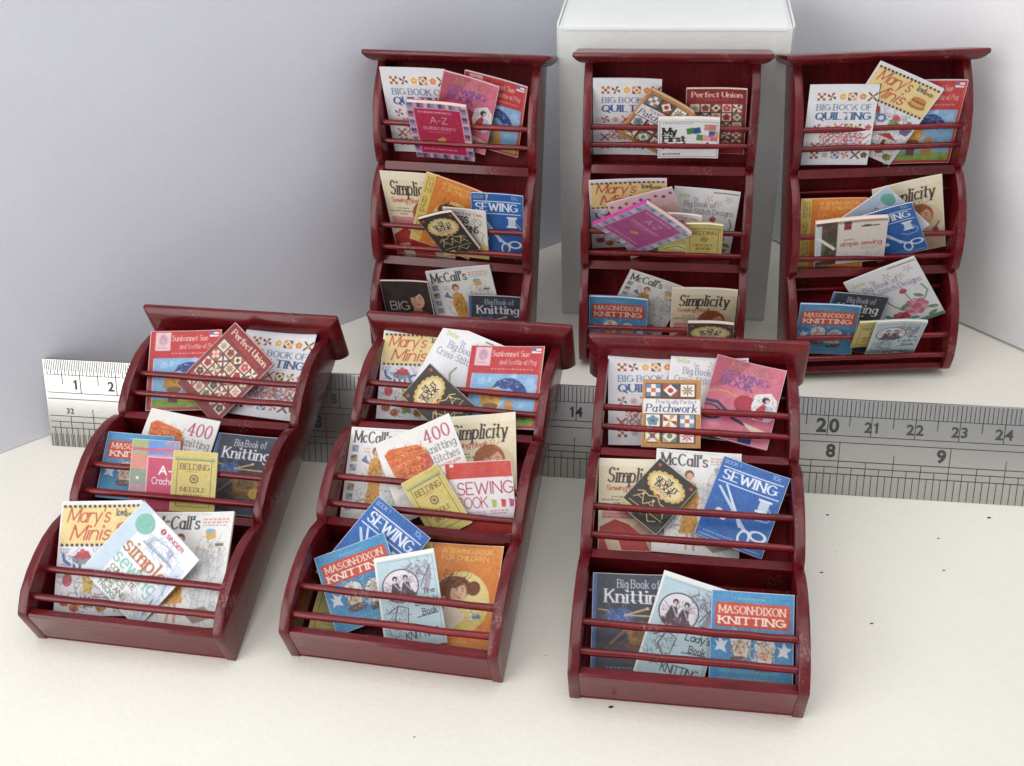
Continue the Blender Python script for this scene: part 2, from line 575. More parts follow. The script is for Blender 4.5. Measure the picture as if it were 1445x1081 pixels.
    def face(self, cx, cy, r, skin, hair, look=1, blush=None, long=0):
        """a small three-quarter head: hair with strands, shaded face, features"""
        sk = self.c(skin)
        hx = lambda v: ''.join('%02x' % int(max(0, min(255, t))) for t in v)
        dark, lite = hx(sk * .80), hx(sk * 1.05)
        h0 = self.c(hair)
        self.ell(cx - look * r * .14, cy - r * .10, r * 1.10, r * 1.15, hair)
        if long:
            self.ell(cx - look * r * .80, cy + r * .6, r * .5, r * 1.0, hair)
            self.ell(cx + look * r * .75, cy + r * .7, r * .28, r * .8, hair)
        for k in range(26):
            a = R_(self.rng.uniform(150, 330))
            rr = r * self.rng.uniform(.75, 1.1)
            x, y = cx - look * r * .14 + rr * math.cos(a), cy - r * .1 + rr * math.sin(a)
            self.line([(x, y), (x + r * .28 * math.sin(a) * look, y - r * .28 * math.cos(a) * look + r * .05)], r * .06, hx(h0 * self.rng.uniform(.6, 1.5)), .7)
        self.poly([(cx - r * .30, cy + r * .5), (cx + r * .32, cy + r * .5), (cx + r * .48, cy + r * 1.5), (cx - r * .5, cy + r * 1.5)], dark)
        self.ell(cx + look * r * .14, cy + r * .14, r * .70, r * .92, skin)
        self.ell(cx - look * r * .30, cy + r * .25, r * .30, r * .72, dark, .55)
        self.ell(cx + look * r * .30, cy - r * .28, r * .34, r * .30, lite, .5)
        self.ell(cx + look * r * .02, cy + r * .42, r * .20, r * .14, 'd8786a', .35)
        self.ell(cx - look * r * .22, cy - r * .68, r * .78, r * .38, hair, 1, -22 * look)
        for sx in (-.12, .42):
            self.line([(cx + look * r * (sx - .12), cy - r * .24), (cx + look * r * (sx + .14), cy - r * .26)], r * .07, hx(h0 * .7), .8)
            self.ell(cx + look * r * sx, cy - r * .06, r * .13, r * .065, 'f2eae4', .8)
            self.ell(cx + look * r * (sx + .02), cy - r * .05, r * .065, r * .07, '30241f', .95)
        self.line([(cx + look * r * .30, cy - r * .02), (cx + look * r * .38, cy + r * .30), (cx + look * r * .24, cy + r * .34)], r * .06, dark, .9)
        self.ell(cx + look * r * .22, cy + r * .60, r * .19, r * .075, blush or 'b8403c', .9)
        self.ell(cx + look * r * .20, cy + r * .98, r * .3, r * .08, dark, .6)

    def done(self, edge='f7f5f0', noise=3.0, edge_w=.006):
        if edge:
            for x, y, w, h in ((0, 0, 1, edge_w), (0, self.asp - edge_w, 1, edge_w), (0, 0, edge_w, self.asp), (1 - edge_w, 0, edge_w, self.asp)):
                self.rect(x, y, w, h, edge)
        # print grain: stronger where there is ink, and some blotchy mixing of neighbouring inks
        ink = (255 - self.a.min(2, keepdims=True)) / 255.0
        h2, w2 = self.H // 2, self.W // 2
        cell = np.repeat(np.repeat(self.rng.normal(0, 1, (h2, w2, 3)), 2, 0), 2, 1)
        cell2 = np.repeat(np.repeat(self.rng.normal(0, 1, (self.H // 6 + 1, self.W // 6 + 1, 3)), 6, 0), 6, 1)[:self.H, :self.W]
        n = self.rng.normal(0, noise, self.a.shape[:2] + (1,)) + cell * (2.0 + 8.0 * ink) + cell2 * (1.0 + 6.0 * ink)
        grey = self.a.mean(2, keepdims=True)
        self.a = self.a * .88 + grey * .12
        self.a = self.a * .93 + 12
        j1, j2 = self.rng.integers(-1, 2, 2)
        self.a = self.a * .70 + np.roll(self.a, (1, 1), (0, 1)) * .15 + np.roll(self.a, (-1, -1), (0, 1)) * .15
        low = self.rng.normal(0, 1, (self.H // 24 + 2, self.W // 24 + 2))
        yy = np.linspace(0, low.shape[0] - 1.001, self.H); xx = np.linspace(0, low.shape[1] - 1.001, self.W)
        yi, xi = yy.astype(int), xx.astype(int); fy, fx = (yy - yi)[:, None], (xx - xi)[None]
        L = (low[yi][:, xi] * (1 - fy) * (1 - fx) + low[yi + 1][:, xi] * fy * (1 - fx) + low[yi][:, xi + 1] * (1 - fy) * fx + low[yi + 1][:, xi + 1] * fy * fx)
        a = np.clip(self.a + n + 2.0 * L[..., None], 0, 255)
        a = a.reshape(self.H // 2, 2, self.W // 2, 2, 3).mean((1, 3))
        return a

# ------------------------------------------------------------------ the printed covers
Q1 = ['b8433c', '3f5a9a', 'd8a03c', '5a3a30', 'c65a7a', '4a7a4a', 'd4763c', '7a86b8']


def cv_quilting(c):
    rows = [(.155, .12), (.545, .10), (.71, .10), (.865, .10), (1.17, .09)]
    for k, x in enumerate([.13, .28, .44, .58, .73, .87]):
        cols = [('c05a3c', '6a4a34'), ('8a2c4c', '4a3560'), ('f0b858', 'f6d890'), ('e09038', '5c4030'), ('e88a50', 'f2b080'), ('5a4436', 'b89860')][k]
        c.quilt(x - .004, .13, .12, [0, 3, 5, 2, 5, 4][k], *cols, g='fbeedd')
    c.text('BIG BOOK OF', .14, .40, .09, '4a6690', serif=1, tv=.15, th=.07, fit=.80)
    c.text('QUILTING', .14, .55, .11, '2c4c86', serif=1, tv=.24, th=.09, fit=.80)
    c.lines_of_text(.30, .585, .42, 1, .03, '9aa2b4', .01)
    for k, x in enumerate([.13, .28, .43, .58, .73, .87]):
        c.quilt(x - .004, .62, .118, [3, 1, 4, 2, 3, 5][k], *[('c85040', '41598c'), ('8a8aa0', 'c87070'), ('d06080', 'c04860'), ('7a5a20', 'b07a30'), ('5c4a20', 'c09040'), ('d06070', 'a04858')][k], g='f3e6e0')
    for k in range(9):
        for j in range(3):
            x, y = .14 + k * .088, .76 + j * .085
            if 0 < k < 8 or j == 2:
                c.quilt(x, y, .082, (k * 2 + j) % 6, *[('d05048', 'e09a90'), ('e07468', 'a84048'), ('8894b8', 'd86a60')][(k + j) % 3], g='f6eeea')
    c.quilt(.12, .93, .11, 4, 'a03048', 'c05060')
    for k in range(60):
        c.ell(c.rng.uniform(.25, .95), c.rng.uniform(.76, 1.02), .014, .014, ['c84a40', 'e08a80', '4a5a80', 'b8606c', '8894b8'][k % 5], .8)
    for k in range(14):
        x, y = .28 + (k % 7) * .1, .78 + (k // 7) * .11
        c.line([(x, y + .09), (x + .09, y)], .016, ['d05850', '6a78a4', 'c07080'][k % 3], .85)
    for k, x in enumerate([.13, .29, .44, .59, .74, .87]):
        c.quilt(x - .004, 1.07, .118, k % 6, *[('6c4a20', 'c0503c'), ('6a7aa8', 'a0aac8'), ('5c6c98', '8c9cc0'), ('d07080', 'c05060'), ('4a3c5c', '88583c'), ('605030', 'b05040')][k], g='f1e8e4')


def cv_sunbonnet(c):
    c.rect(0, 0, 1, .44, 'cb3236'); c.rect(0, 0, .07, c.asp, 'cb3236'); c.rect(.95, 0, .05, c.asp, 'd5433f')
    c.rect(.08, .03, .21, .29, 'e8bcc4')
    c.ell(.185, .15, .06, .09, 'b98aa8', .6); c.lines_of_text(.11, .27, .15, 1, .03, 'a05a78', .012)
    c.line([(.14, .2), (.18, .08), (.24, .2)], .01, 'a86a8a', .6)
    c.text('Sunbonnet Sue', .31, .165, .085, 'f6d9cf', tv=.15, th=.08, serif=1, fit=.50)
    c.text('and Scottie at Play', .42, .29, .075, 'f1cfc6', tv=.14, th=.08, serif=1, fit=.50)
    c.lines_of_text(.31, .355, .60, 1, .03, 'f0b8b0', .018)
    c.rect(.83, .04, .13, .07, 'e8e8f0'); c.rect(.83, .04, .06, .04, '4a6ab0'); c.rect(.89, .07, .07, .02, 'd06a6a')
    c.rect(.08, .44, .87, c.asp - .50, '7fb4e2')
    c.blotch(.10, .46, .8, .45, ['b9d8f0', '9cc8ea', 'd4e6f4'], 26, .09, .45)
    c.rect(.08, c.asp - .17, .87, .13, '8fb04a'); c.blotch(.1, c.asp - .17, .8, .1, ['7a9c3c', 'b0c45c'], 20, .04, .6)
    c.rect(0, c.asp - .05, 1, .05, 'cf3a38')
    # the umbrella, seen half closed, and the figure in a gold shawl
    c.poly([(.36, .66), (.42, .55), (.52, .505), (.62, .50), (.72, .545), (.80, .63), (.84, .74), (.76, .70), (.70, .735), (.60, .66), (.50, .67), (.44, .63)], '2f4488')
    for k in range(34):
        x, y = c.rng.uniform(.44, .80), c.rng.uniform(.53, .68)
        c.ell(x, y, .008, .008, 'a9b8e0', .8)
    c.poly([(.24, .76), (.30, .68), (.40, .66), (.50, .69), (.50, .82), (.46, .95), (.30, .95), (.22, .86)], 'd99a3c')
    c.blotch(.24, .68, .24, .25, ['c07e2a', 'eebb5c', 'b87830'], 14, .05, .6)
    c.rect(.30, .93, .13, .20, '6c5044'); c.ell(.37, .93, .1, .05, '8a5a38')
    c.poly([(.52, 1.12), (.56, .90), (.62, .88), (.68, .95), (.70, 1.12)], 'c48a48'); c.ell(.61, .88, .06, .04, 'd69a4c')


def cv_pinksewing(c):
    c.rect(0, 0, 1, c.asp, 'd9647f')
    c.blotch(0, 0, 1, c.asp, ['e8809a', 'cf5672', 'e694a8'], 70, .12, .25)
    c.poly([(0, 0), (.5, 0), (.28, .45), (0, .62)], 'a83a4e', .55)
    c.text("McCall's", .24, .20, .15, 'a9705c', serif=1, tv=.18, th=.08, fit=.60)
    c.text('SEWING', .15, .335, .12, '6a4aa0', serif=1, tv=.20, th=.09, fit=.66, ang=3)
    c.text('BOOK', .15, .475, .12, '5c4498', serif=1, tv=.20, th=.09, fit=.46, ang=3)
    c.line([(.02, .66), (.14, .60), (.28, .59), (.42, .64)], .025, 'd8a04a')
    c.ell(.55, .73, .15, .15, 'b02238'); c.ell(.55, .73, .11, .11, 'c22a40', .7)
    c.line([(.02, .82), (.18, .80), (.32, .90), (.44, 1.0), (.60, 1.05)], .05, '3a2c5a'); c.ring(.1, .98, .16, .11, .035, '4a3460')
    c.poly([(.66, .52), (.86, .44), (.97, .55), (1.0, .80), (.92, .92), (.70, .94), (.64, .72)], 'f3eaea')
    c.ell(.82, .58, .055, .055, '2c2430'); c.ell(.845, .595, .03, .035, 'e8c0a8')
    c.poly([(.72, .75), (.80, .64), (.88, .70), (.84, .92), (.70, .92)], 'c83040'); c.poly([(.84, .66), (.94, .68), (.95, .90), (.84, .92)], 'b8d4e8')
    c.poly([(.58, 1.02), (.98, 1.10), (.97, 1.19), (.70, 1.13)], 'e8d4b8')
    c.rect(.58, 1.22, .18, .14, '2f3a78'); scribble(c, 0, .1, 1, 1.2, 120, 'b84860', .008, .35); scribble(c, .66, .5, .3, .4, 30, '8c7c88', .006, .6)


def _border(c, w, cols, n):
    per = [(i / n, 0) for i in range(n)] + [(1 - w, i / n) for i in range(int(n * c.asp) + 1)] + [(i / n, c.asp - w) for i in range(n)] + [(0, i / n) for i in range(int(n * c.asp) + 1)]
    for k, (x, y) in enumerate(per):
        c.rect(x, y, max(w, 1.02 / n) if (y in (0, c.asp - w)) else w, w if (y in (0, c.asp - w)) else 1.02 / n, cols[k % len(cols)])


def cv_azbook(c, mid='c4204c', b=('6a6490', '9c8ab8', 'c8a0b8', '4c4a78', 'b06a90', 'd8b8c8')):
    c.rect(0, 0, 1, c.asp, mid)
    _border(c, .10, b, 17)
    c.ring(.5, c.asp / 2, 9, 9, 0, mid)
    for x, y, w, h in ((.10, .10, .80, .018), (.10, c.asp - .12, .80, .018), (.10, .10, .018, c.asp - .2), (.882, .10, .018, c.asp - .2)):
        c.rect(x, y, w, h, 'e8a0b4')
    c.lines_of_text(.18, .165, .64, 1, .05, 'e6b6c6', .035, .8)
    c.text('A-Z', .36, .40, .12, 'f3cdd8', tv=.09, fit=.28)
    c.text('EMBROIDERY', .23, .535, .055, 'eeb4c4', serif=1, tv=.14, fit=.54)
    c.lines_of_text(.28, .575, .44, 1, .04, 'e496ae', .016)
    c.poly([(.42, .74), (.52, .68), (.58, .72), (.54, .78), (.46, .80)], 'd0a048')
    c.lines_of_text(.16, c.asp - .22, .68, 1, .04, 'f0b8c8', .03, .7)


def cv_azpink(c):
    cv_azbook(c, 'bc4a92', ('8a94b8', 'b8b0d0', 'a8aac8', '7c84b0', 'c4b4d4', 'd8d0e4'))


def cv_simplicity(c):
    c.rect(0, 0, 1, c.asp, 'efdcb6'); c.rect(0, 0, 1, .12, 'f4e6c8')
    c.text('Simplicity', .12, .35, .21, '2e2724', serif=1, tv=.20, th=.07, fit=.76, sk=.22)
    c.text('Sewing Book', .10, .47, .075, 'c8452e', tv=.17, th=.08, fit=.50, sk=.25)
    c.lines_of_text(.18, .555, .22, 1, .04, '4a3c34', .016); c.lines_of_text(.05, .60, .42, 1, .04, '4a3c34', .018); c.lines_of_text(.20, .645, .16, 1, .04, '4a3c34', .016)
    c.rect(.05, .70, .42, .17, 'd86a78', .8); c.lines_of_text(.06, .73, .38, 3, .045, 'f0b8b4', .016)
    c.ell(.74, .74, .23, .26, 'd9b48c', .5)
    c.face(.66, .68, .19, 'e3a27c', 'a8562c', 1)
    scribble(c, .45, .44, .28, .12, 30, '8a4020', .007, .5)
    c.poly([(.46, .98), (.56, .88), (.80, .92), (.98, 1.04), (1, c.asp), (.42, c.asp)], 'd8b494')
    c.poly([(.02, 1.0), (.22, .88), (.40, .95), (.60, 1.12), (.68, c.asp), (0, c.asp)], 'c8302a')
    c.poly([(.08, 1.15), (.25, 1.12), (.32, c.asp), (.14, c.asp)], 'e6cba4'); c.ell(.86, 1.0, .05, .10, 'b8382c')
    c.line([(.80, 1.02), (.92, .82)], .02, '5c4434')


def cv_seesew(c):
    c.rect(0, 0, 1, c.asp, 'e8802a'); c.blotch(.15, 0, .85, c.asp, ['ee8c38', 'e27822'], 30, .15, .3)
    c.rect(0, 0, .165, c.asp, 'ecc95c')
    c.text('SEE and SEW', .055, .05, .085, '7a6a30', serif=1, tv=.12, th=.07, fit=c.asp * .86, ang=90)
    c.text('A SEWING BOOK', .30, .115, .055, 'f4c060', tv=.16, fit=.58)
    c.text('FOR CHILDREN', .30, .195, .055, 'f4c060', tv=.16, fit=.54)
    c.ell(.58, .70, .34, .37, 'f0d67c'); c.ell(.58, .70, .31, .34, 'f5df94', .6)
    c.ell(.50, .52, .19, .13, '7c3a22'); c.face(.54, .56, .135, 'efbc94', '7c3a22', 1, 'c85040')
    scribble(c, .34, .40, .30, .08, 40, '50200f', .007, .7); scribble(c, .34, .40, .30, .08, 20, 'a86038', .006, .7); scribble(c, .28, .66, .2, .28, 30, '5c6450', .007, .7); scribble(c, .5, .78, .36, .22, 40, '8c7c40', .006, .6)
    c.ell(.72, .52, .075, .085, '7c3a22'); c.line([(.38, .60), (.34, .70), (.30, .74)], .035, '6c3420')
    c.poly([(.26, .70), (.34, .62), (.42, .68), (.46, .78), (.42, .92), (.28, .94)], '3c4438'); c.poly([(.42, .70), (.54, .74), (.70, .90), (.60, 1.02), (.40, .98)], 'f0d8c0')
    c.poly([(.52, 1.02), (.72, .82), (.88, .76), (.90, .86), (.74, 1.04)], 'e0c460'); c.blotch(.74, .80, .12, .10, ['4a6aa8', '8ca4cc', 'f0e8d8'], 12, .03, .8)
    c.lines_of_text(.32, c.asp - .09, .5, 1, .03, 'f0b850', .035)


def cv_patterns(c):
    c.rect(0, 0, 1, c.asp, 'eee9e0')
    c.text('Make Your Own', .16, .14, .085, '8a4048', serif=1, tv=.13, th=.07, fit=.74, ang=2)
    c.text('DRESS', .07, .36, .16, '3a3836', tv=.22, fit=.50); c.text('PATTERNS', .07, .60, .16, '3a3836', tv=.22, fit=.72)
    c.line([(.66, .30), (.72, .22), (.84, .24), (.88, .34), (.80, .42), (.70, .38), (.74, .26), (.86, .40)], .016, '7a9a78')
    c.line([(.82, .55), (.92, .62), (.86, .80), (.94, .95), (.84, 1.1)], .02, 'c0a858')
    c.lines_of_text(.12, .70, .6, 2, .06, 'b8a880', .02, .6)
    c.poly([(0, .86), (.5, .78), (1, .92), (1, c.asp), (0, c.asp)], 'd8cc6a'); c.poly([(.1, 1.05), (.6, .95), (.9, 1.05), (.6, 1.2)], 'e4dc98')
    c.line([(.15, 1.12), (.45, 1.02), (.8, 1.13)], .02, '5a5a34')


def cv_sewit(c):
    c.rect(0, 0, 1, c.asp, '2d2722')
    c.ell(.10, .12, .04, .04, 'c04030'); c.ell(.90, .12, .04, .04, 'c04030')
    for k in range(18):
        a = R_(k * 20)
        c.ell(.5 + .37 * math.cos(a), .42 + .24 * math.sin(a), .065, .055, 'd8b054')
    c.ell(.5, .42, .37, .245, 'e3c684'); c.ell(.5, .42, .33, .21, 'ecd69c')
    c.text('THE', .42, .30, .06, '2a211c', serif=1, tv=.2, fit=.16)
    c.text('SEW-IT', .24, .42, .10, '2a211c', serif=1, tv=.26, th=.14, fit=.52)
    c.text('BOOK', .30, .53, .095, '2a211c', serif=1, tv=.26, th=.14, fit=.40)
    c.lines_of_text(.30, .555, .38, 2, .035, '5a4a34', .018, .8)
    c.ell(.5, .685, .045, .04, 'c82a30')
    w = 'd8bc7c'
    c.line([(.5, .70), (.36, .80), (.22, .78), (.12, .86)], .022, w); c.line([(.5, .70), (.64, .80), (.78, .78), (.88, .86)], .022, w)
    for x in (.25, .5, .75):
        c.line([(x - .12, 1.02), (x, .84), (x + .12, 1.02)], .018, w); c.ell(x, .83, .03, .03, w); c.line([(x - .08, .94), (x + .08, .94)], .016, w)
    c.line([(.10, 1.12), (.9, 1.08)], .016, w); c.rect(.0, c.asp - .17, .34, .14, 'd8c87c'); c.lines_of_text(.03, c.asp - .13, .26, 2, .045, '6a5a30', .015)
    c.line([(.45, 1.22), (.55, 1.12), (.68, 1.25), (.80, 1.15)], .018, w)


def cv_sewing(c):
    c.rect(0, 0, 1, c.asp, '2460b8'); c.blotch(0, 0, 1, c.asp, ['2a68c2', '2058ac'], 40, .15, .3)
    c.text('BOOK 1', .05, .105, .06, 'a8c4ec', tv=.14, fit=.24); c.text('10c', .76, .105, .07, 'a8c4ec', tv=.14, fit=.13)
    c.rect(.05, .155, .90, .017, 'e8eef8')
    c.text('SEWING', .09, .355, .155, 'f2f5fb', serif=1, tv=.20, th=.09, fit=.80)
    c.rect(.05, .405, .90, .017, 'e8eef8')
    c.poly([(.17, .43), (.20, .43), (.60, 1.0), (.55, 1.03)], 'd9e4f6'); c.poly([(.08, .50), (.11, .48), (.66, 1.02), (.62, 1.06)], 'c3d4f0')
    c.ring(.66, 1.15, .075, .11, .03, 'e6eefa'); c.ring(.84, 1.06, .11, .07, .03, 'e6eefa')
    c.rect(.68, .47, .20, .035, 'edf2fa'); c.rect(.71, .50, .14, .16, 'dfe8f6'); c.rect(.68, .66, .20, .035, 'edf2fa')
    for k in range(4):
        c.line([(.71, .53 + k * .035), (.85, .515 + k * .035)], .008, '8fb0e0')
    c.line([(.86, .60), (.95, .70), (.90, .80), (.74, .82), (.62, .76)], .012, 'cddcf4')
    c.ell(.22, .88, .06, .05, 'dce6f6', 1, 30); c.ell(.29, .95, .05, .045, 'eef3fb', 1, 30)
    c.lines_of_text(.10, c.asp - .13, .5, 1, .05, '9cbce8', .02, .8); c.rect(.05, c.asp - .06, .9, .012, 'cfdcf2', .8)


def cv_facebook(c):
    c.rect(0, 0, 1, c.asp, '2c211e'); c.blotch(0, 0, 1, .6, ['3a2a24', '221a18'], 24, .15, .4)
    c.face(.68, .42, .20, 'e2a684', '2a1712', 1, 'b83a3a', 1)
    c.text('BIG', .13, .66, .19, 'cfc8c0', tv=.10, fit=.38)
    c.poly([(.42, .78), (.62, .68), (.86, .70), (1, .84), (1, c.asp), (.30, c.asp)], '8c2430')
    c.blotch(.36, .74, .6, .5, ['a83644', '701c26', 'b8505a'], 40, .04, .5)
    c.lines_of_text(.13, .74, .7, 2, .10, 'a85048', .045, .7)


def cv_mccalls(c):
    c.rect(0, 0, 1, c.asp, 'ece9e6'); c.lines_of_text(.06, .025, .8, 1, .03, 'b4b4b8', .012)
    c.text("McCall's", .07, .20, .145, '35322f', serif=1, tv=.20, th=.07, fit=.54)
    c.lines_of_text(.64, .08, .32, 2, .035, 'd8744c', .018); c.lines_of_text(.64, .15, .3, 1, .035, '8a8a90', .014)
    for k in range(7):
        c.rect(.05, .24 + k * .125, .09, .09, ['8a94b4', 'b89888', 'a8b0c4'][k % 3]); c.blotch(.05, .25 + k * .125, .08, .06, ['5c4a50', 'c8b8a8', '7884a8'], 8, .02, .8)
    c.ell(.40, .31, .055, .06, '8a5434'); c.ell(.405, .33, .038, .045, 'e8b090')
    c.poly([(.33, .42), (.40, .38), (.48, .42), (.52, .62), (.50, .80), (.54, 1.02), (.30, 1.04), (.34, .80), (.31, .60)], 'e0a044')
    c.blotch(.33, .42, .17, .58, ['c8742a', 'f0be68', 'b86030', 'f2d28c'], 46, .022, .7)
    c.line([(.40, 1.02), (.39, 1.22)], .03, 'd8a080'); c.line([(.46, 1.02), (.48, 1.22)], .03, 'd8a080')
    c.poly([(.20, .44), (.26, .36), (.30, .48)], '5c6c90')
    c.line([(.24, .40), (.32, .47)], .02, '7a86a4'); c.lines_of_text(.22, .27, .12, 2, .04, 'd89078', .016)
    c.poly([(.68, .22), (.80, .20), (.82, .30), (.72, .33)], 'e6a95a'); c.ell(.74, .22, .05, .025, '78b4d8')
    for x, y in ((.62, .45), (.76, .42), (.88, .46), (.72, .85), (.86, .88)):
        c.poly([(x - .05, y), (x + .05, y), (x + .085, y + .30), (x - .085, y + .30)], 'dbe0e2'); c.line([(x, y + .02), (x, y + .28)], .008, 'a8b0b4', .8)
        c.line([(x - .05, y), (x - .085, y + .3)], .006, '9aa0a4', .8); c.ell(x, y - .03, .022, .03, 'd8b49c')
    c.blotch(.58, .36, .36, .22, ['c8ccd0', 'b4bcc4', 'e0a880'], 14, .03, .4)
    scribble(c, .56, .34, .40, .86, 90, '9aa2a4', .006); scribble(c, .56, .34, .40, .5, 30, 'c88c74', .007); scribble(c, .20, .60, .12, .55, 26, '8c8078', .006); scribble(c, .32, .42, .2, .6, 50, '9c6420', .006)
    c.rect(.82, .36, .10, .03, '3f5458', .8); c.lines_of_text(.58, .80, .36, 1, .04, '7c8890', .014)
    c.poly([(.56, 1.12), (.80, 1.05), (.95, 1.16), (.70, 1.24)], '8c7454', .8)


def cv_knitting(c):
    c.rect(0, 0, 1, c.asp, '3a3d4f'); c.rect(0, 0, .055, c.asp, '4a68b0')
    c.text('Big Book of', .30, .185, .105, 'd8dae2', serif=1, tv=.14, th=.07, fit=.50)
    c.text('Knitting', .16, .375, .165, 'f1f1f4', serif=1, tv=.19, th=.07, fit=.74)
    c.ell(.34, .56, .15, .11, '34549a'); c.blotch(.20, .48, .28, .16, ['4a6cb4', '283f7c', '5a7cc0'], 30, .03, .6)
    c.line([(.40, .53), (.66, .44)], .022, 'dcb878'); c.line([(.40, .53), (.86, .535)], .02, 'd8b070'); c.ell(.66, .44, .02, .02, 'e8c890'); c.ell(.4, .53, .02, .02, 'e8c890'); c.line([(.08, .47), (.20, .48)], .016, 'c8a468')
    c.poly([(.45, .72), (.60, .60), (.85, .66), (.95, .85), (.70, .98), (.42, .95)], '6a4c30'); c.blotch(.42, .64, .5, .32, ['7c5c34', '503828', '8c6c3c', '4c3c34'], 50, .05, .5)
    c.ring(.62, .75, .17, .10, .03, '9a6c34'); c.line([(.22, .90), (.45, .66)], .03, '98683c')
    c.ell(.82, .88, .12, .08, 'd09a2c'); c.blotch(.72, .82, .22, .12, ['e6b848', 'b07c20'], 20, .02, .7)
    c.blotch(.10, .80, .5, .35, ['5a2c30', '3c4434', '7a3430', '34343c'], 30, .07, .4)
    scribble(c, .40, .60, .54, .36, 90, 'a8844c', .007, .6); scribble(c, .18, .46, .32, .18, 50, '7c98d4', .006, .7)
    c.lines_of_text(.18, c.asp - .05, .4, 1, .03, 'b8b8c0', .014)


def cv_patchwork(c):
    c.rect(0, 0, 1, c.asp, 'c88440'); c.rect(.055, .08, .86, c.asp - .16, '6c4634')
    K = [('5f87b4', 'd8744c'), ('b84434', '2c4c58'), ('a8442c', '6a7a3c'), ('5f93b4', '8a5434'), ('d89c38', 'a83c38'), ('6c9cc4', 'd06c3c'), ('caa038', '7a4a88'), ('6c8c5c', 'c4a48c'), ('b83848', 'c8788c')]
    for r, y in enumerate([.10, .69, .98]):
        for k, x in enumerate([.07, .36, .65]):
            c.quilt(x, y, .235, [0, 2, 1, 5, 3, 0, 4, 2, 1][r * 3 + k], *K[r * 3 + k])
    c.rect(.02, .385, .96, .285, 'f0ebe6')
    c.text('Practically Perfect', .24, .475, .075, '6a5a8c', serif=1, tv=.13, th=.06, fit=.68, sk=.15)
    c.text('Patchwork', .07, .635, .145, '34407c', serif=1, tv=.17, th=.06, fit=.86, sk=.18)


def cv_union(c):
    c.rect(0, 0, 1, c.asp, '8e2226'); c.blotch(0, 0, 1, c.asp, ['98282c', '84201f'], 20, .15, .3)
    c.text('Perfect Union', .10, .165, .095, 'f0dcc0', serif=1, tv=.20, th=.08, fit=.82)
    c.text('PATCHWORK & QUILTS', .18, .235, .04, 'c84a40', tv=.15, fit=.66)
    K = [('6a7a5c', 'b84a48'), ('b83c3c', '5c4438'), ('c83c48', 'e08c8c'), ('a83c34', '3c5848'), ('b02c34', '7c3434'), ('38485c', 'b84444'), ('5c3434', 'c86058')]
    n = 0
    for r in range(5):
        for k in range(5):
            x, y = .075 + k * .175, .30 + r * .175
            if y + .15 > c.asp:
                continue
            c.rect(x - .008, y - .008, .166, .166, '55503c'); c.quilt(x, y, .15, [1, 5, 2, 5, 3, 0, 4][n % 7], *K[(n * 3 + r) % 7], g=['f0e0c8', 'e6cfb0'][n % 2]); n += 1


def cv_myfirst(c):
    c.rect(0, 0, 1, c.asp, 'f0efee')
    for x, y, w, h in ((.03, .05, .94, .006), (.03, c.asp - .04, .94, .006), (.03, .05, .006, c.asp - .09), (.965, .05, .006, c.asp - .09)):
        c.rect(x, y, w, h, '5c6468')
    c.lines_of_text(.08, .075, .64, 1, .03, '5a5c60', .014)
    c.text('My', .09, .285, .115, '1f1f22', serif=1, tv=.30, th=.20, fit=.22); c.text('First', .09, .42, .105, '1f1f22', serif=1, tv=.30, th=.20, fit=.36); c.text('Patchwork', .09, .555, .105, '1f1f22', serif=1, tv=.30, th=.20, fit=.80)
    for x, y, col, a in ((.47, .17, '3c8a3c', -12), (.58, .16, '3050a0', -12), (.75, .10, 'e0907c', 0), (.83, .10, 'd87c64', 0), (.63, .29, '4c9c44', 8), (.73, .30, 'f0a0b0', 0), (.83, .22, '3454a4', 0), (.85, .30, 'd46c8c', 0), (.92, .24, 'e8a858', 5)):
        c.rect(x, y, .115, .11, col, 1, a)
    c.lines_of_text(.08, c.asp - .10, .34, 1, .03, '2c2c30', .028)


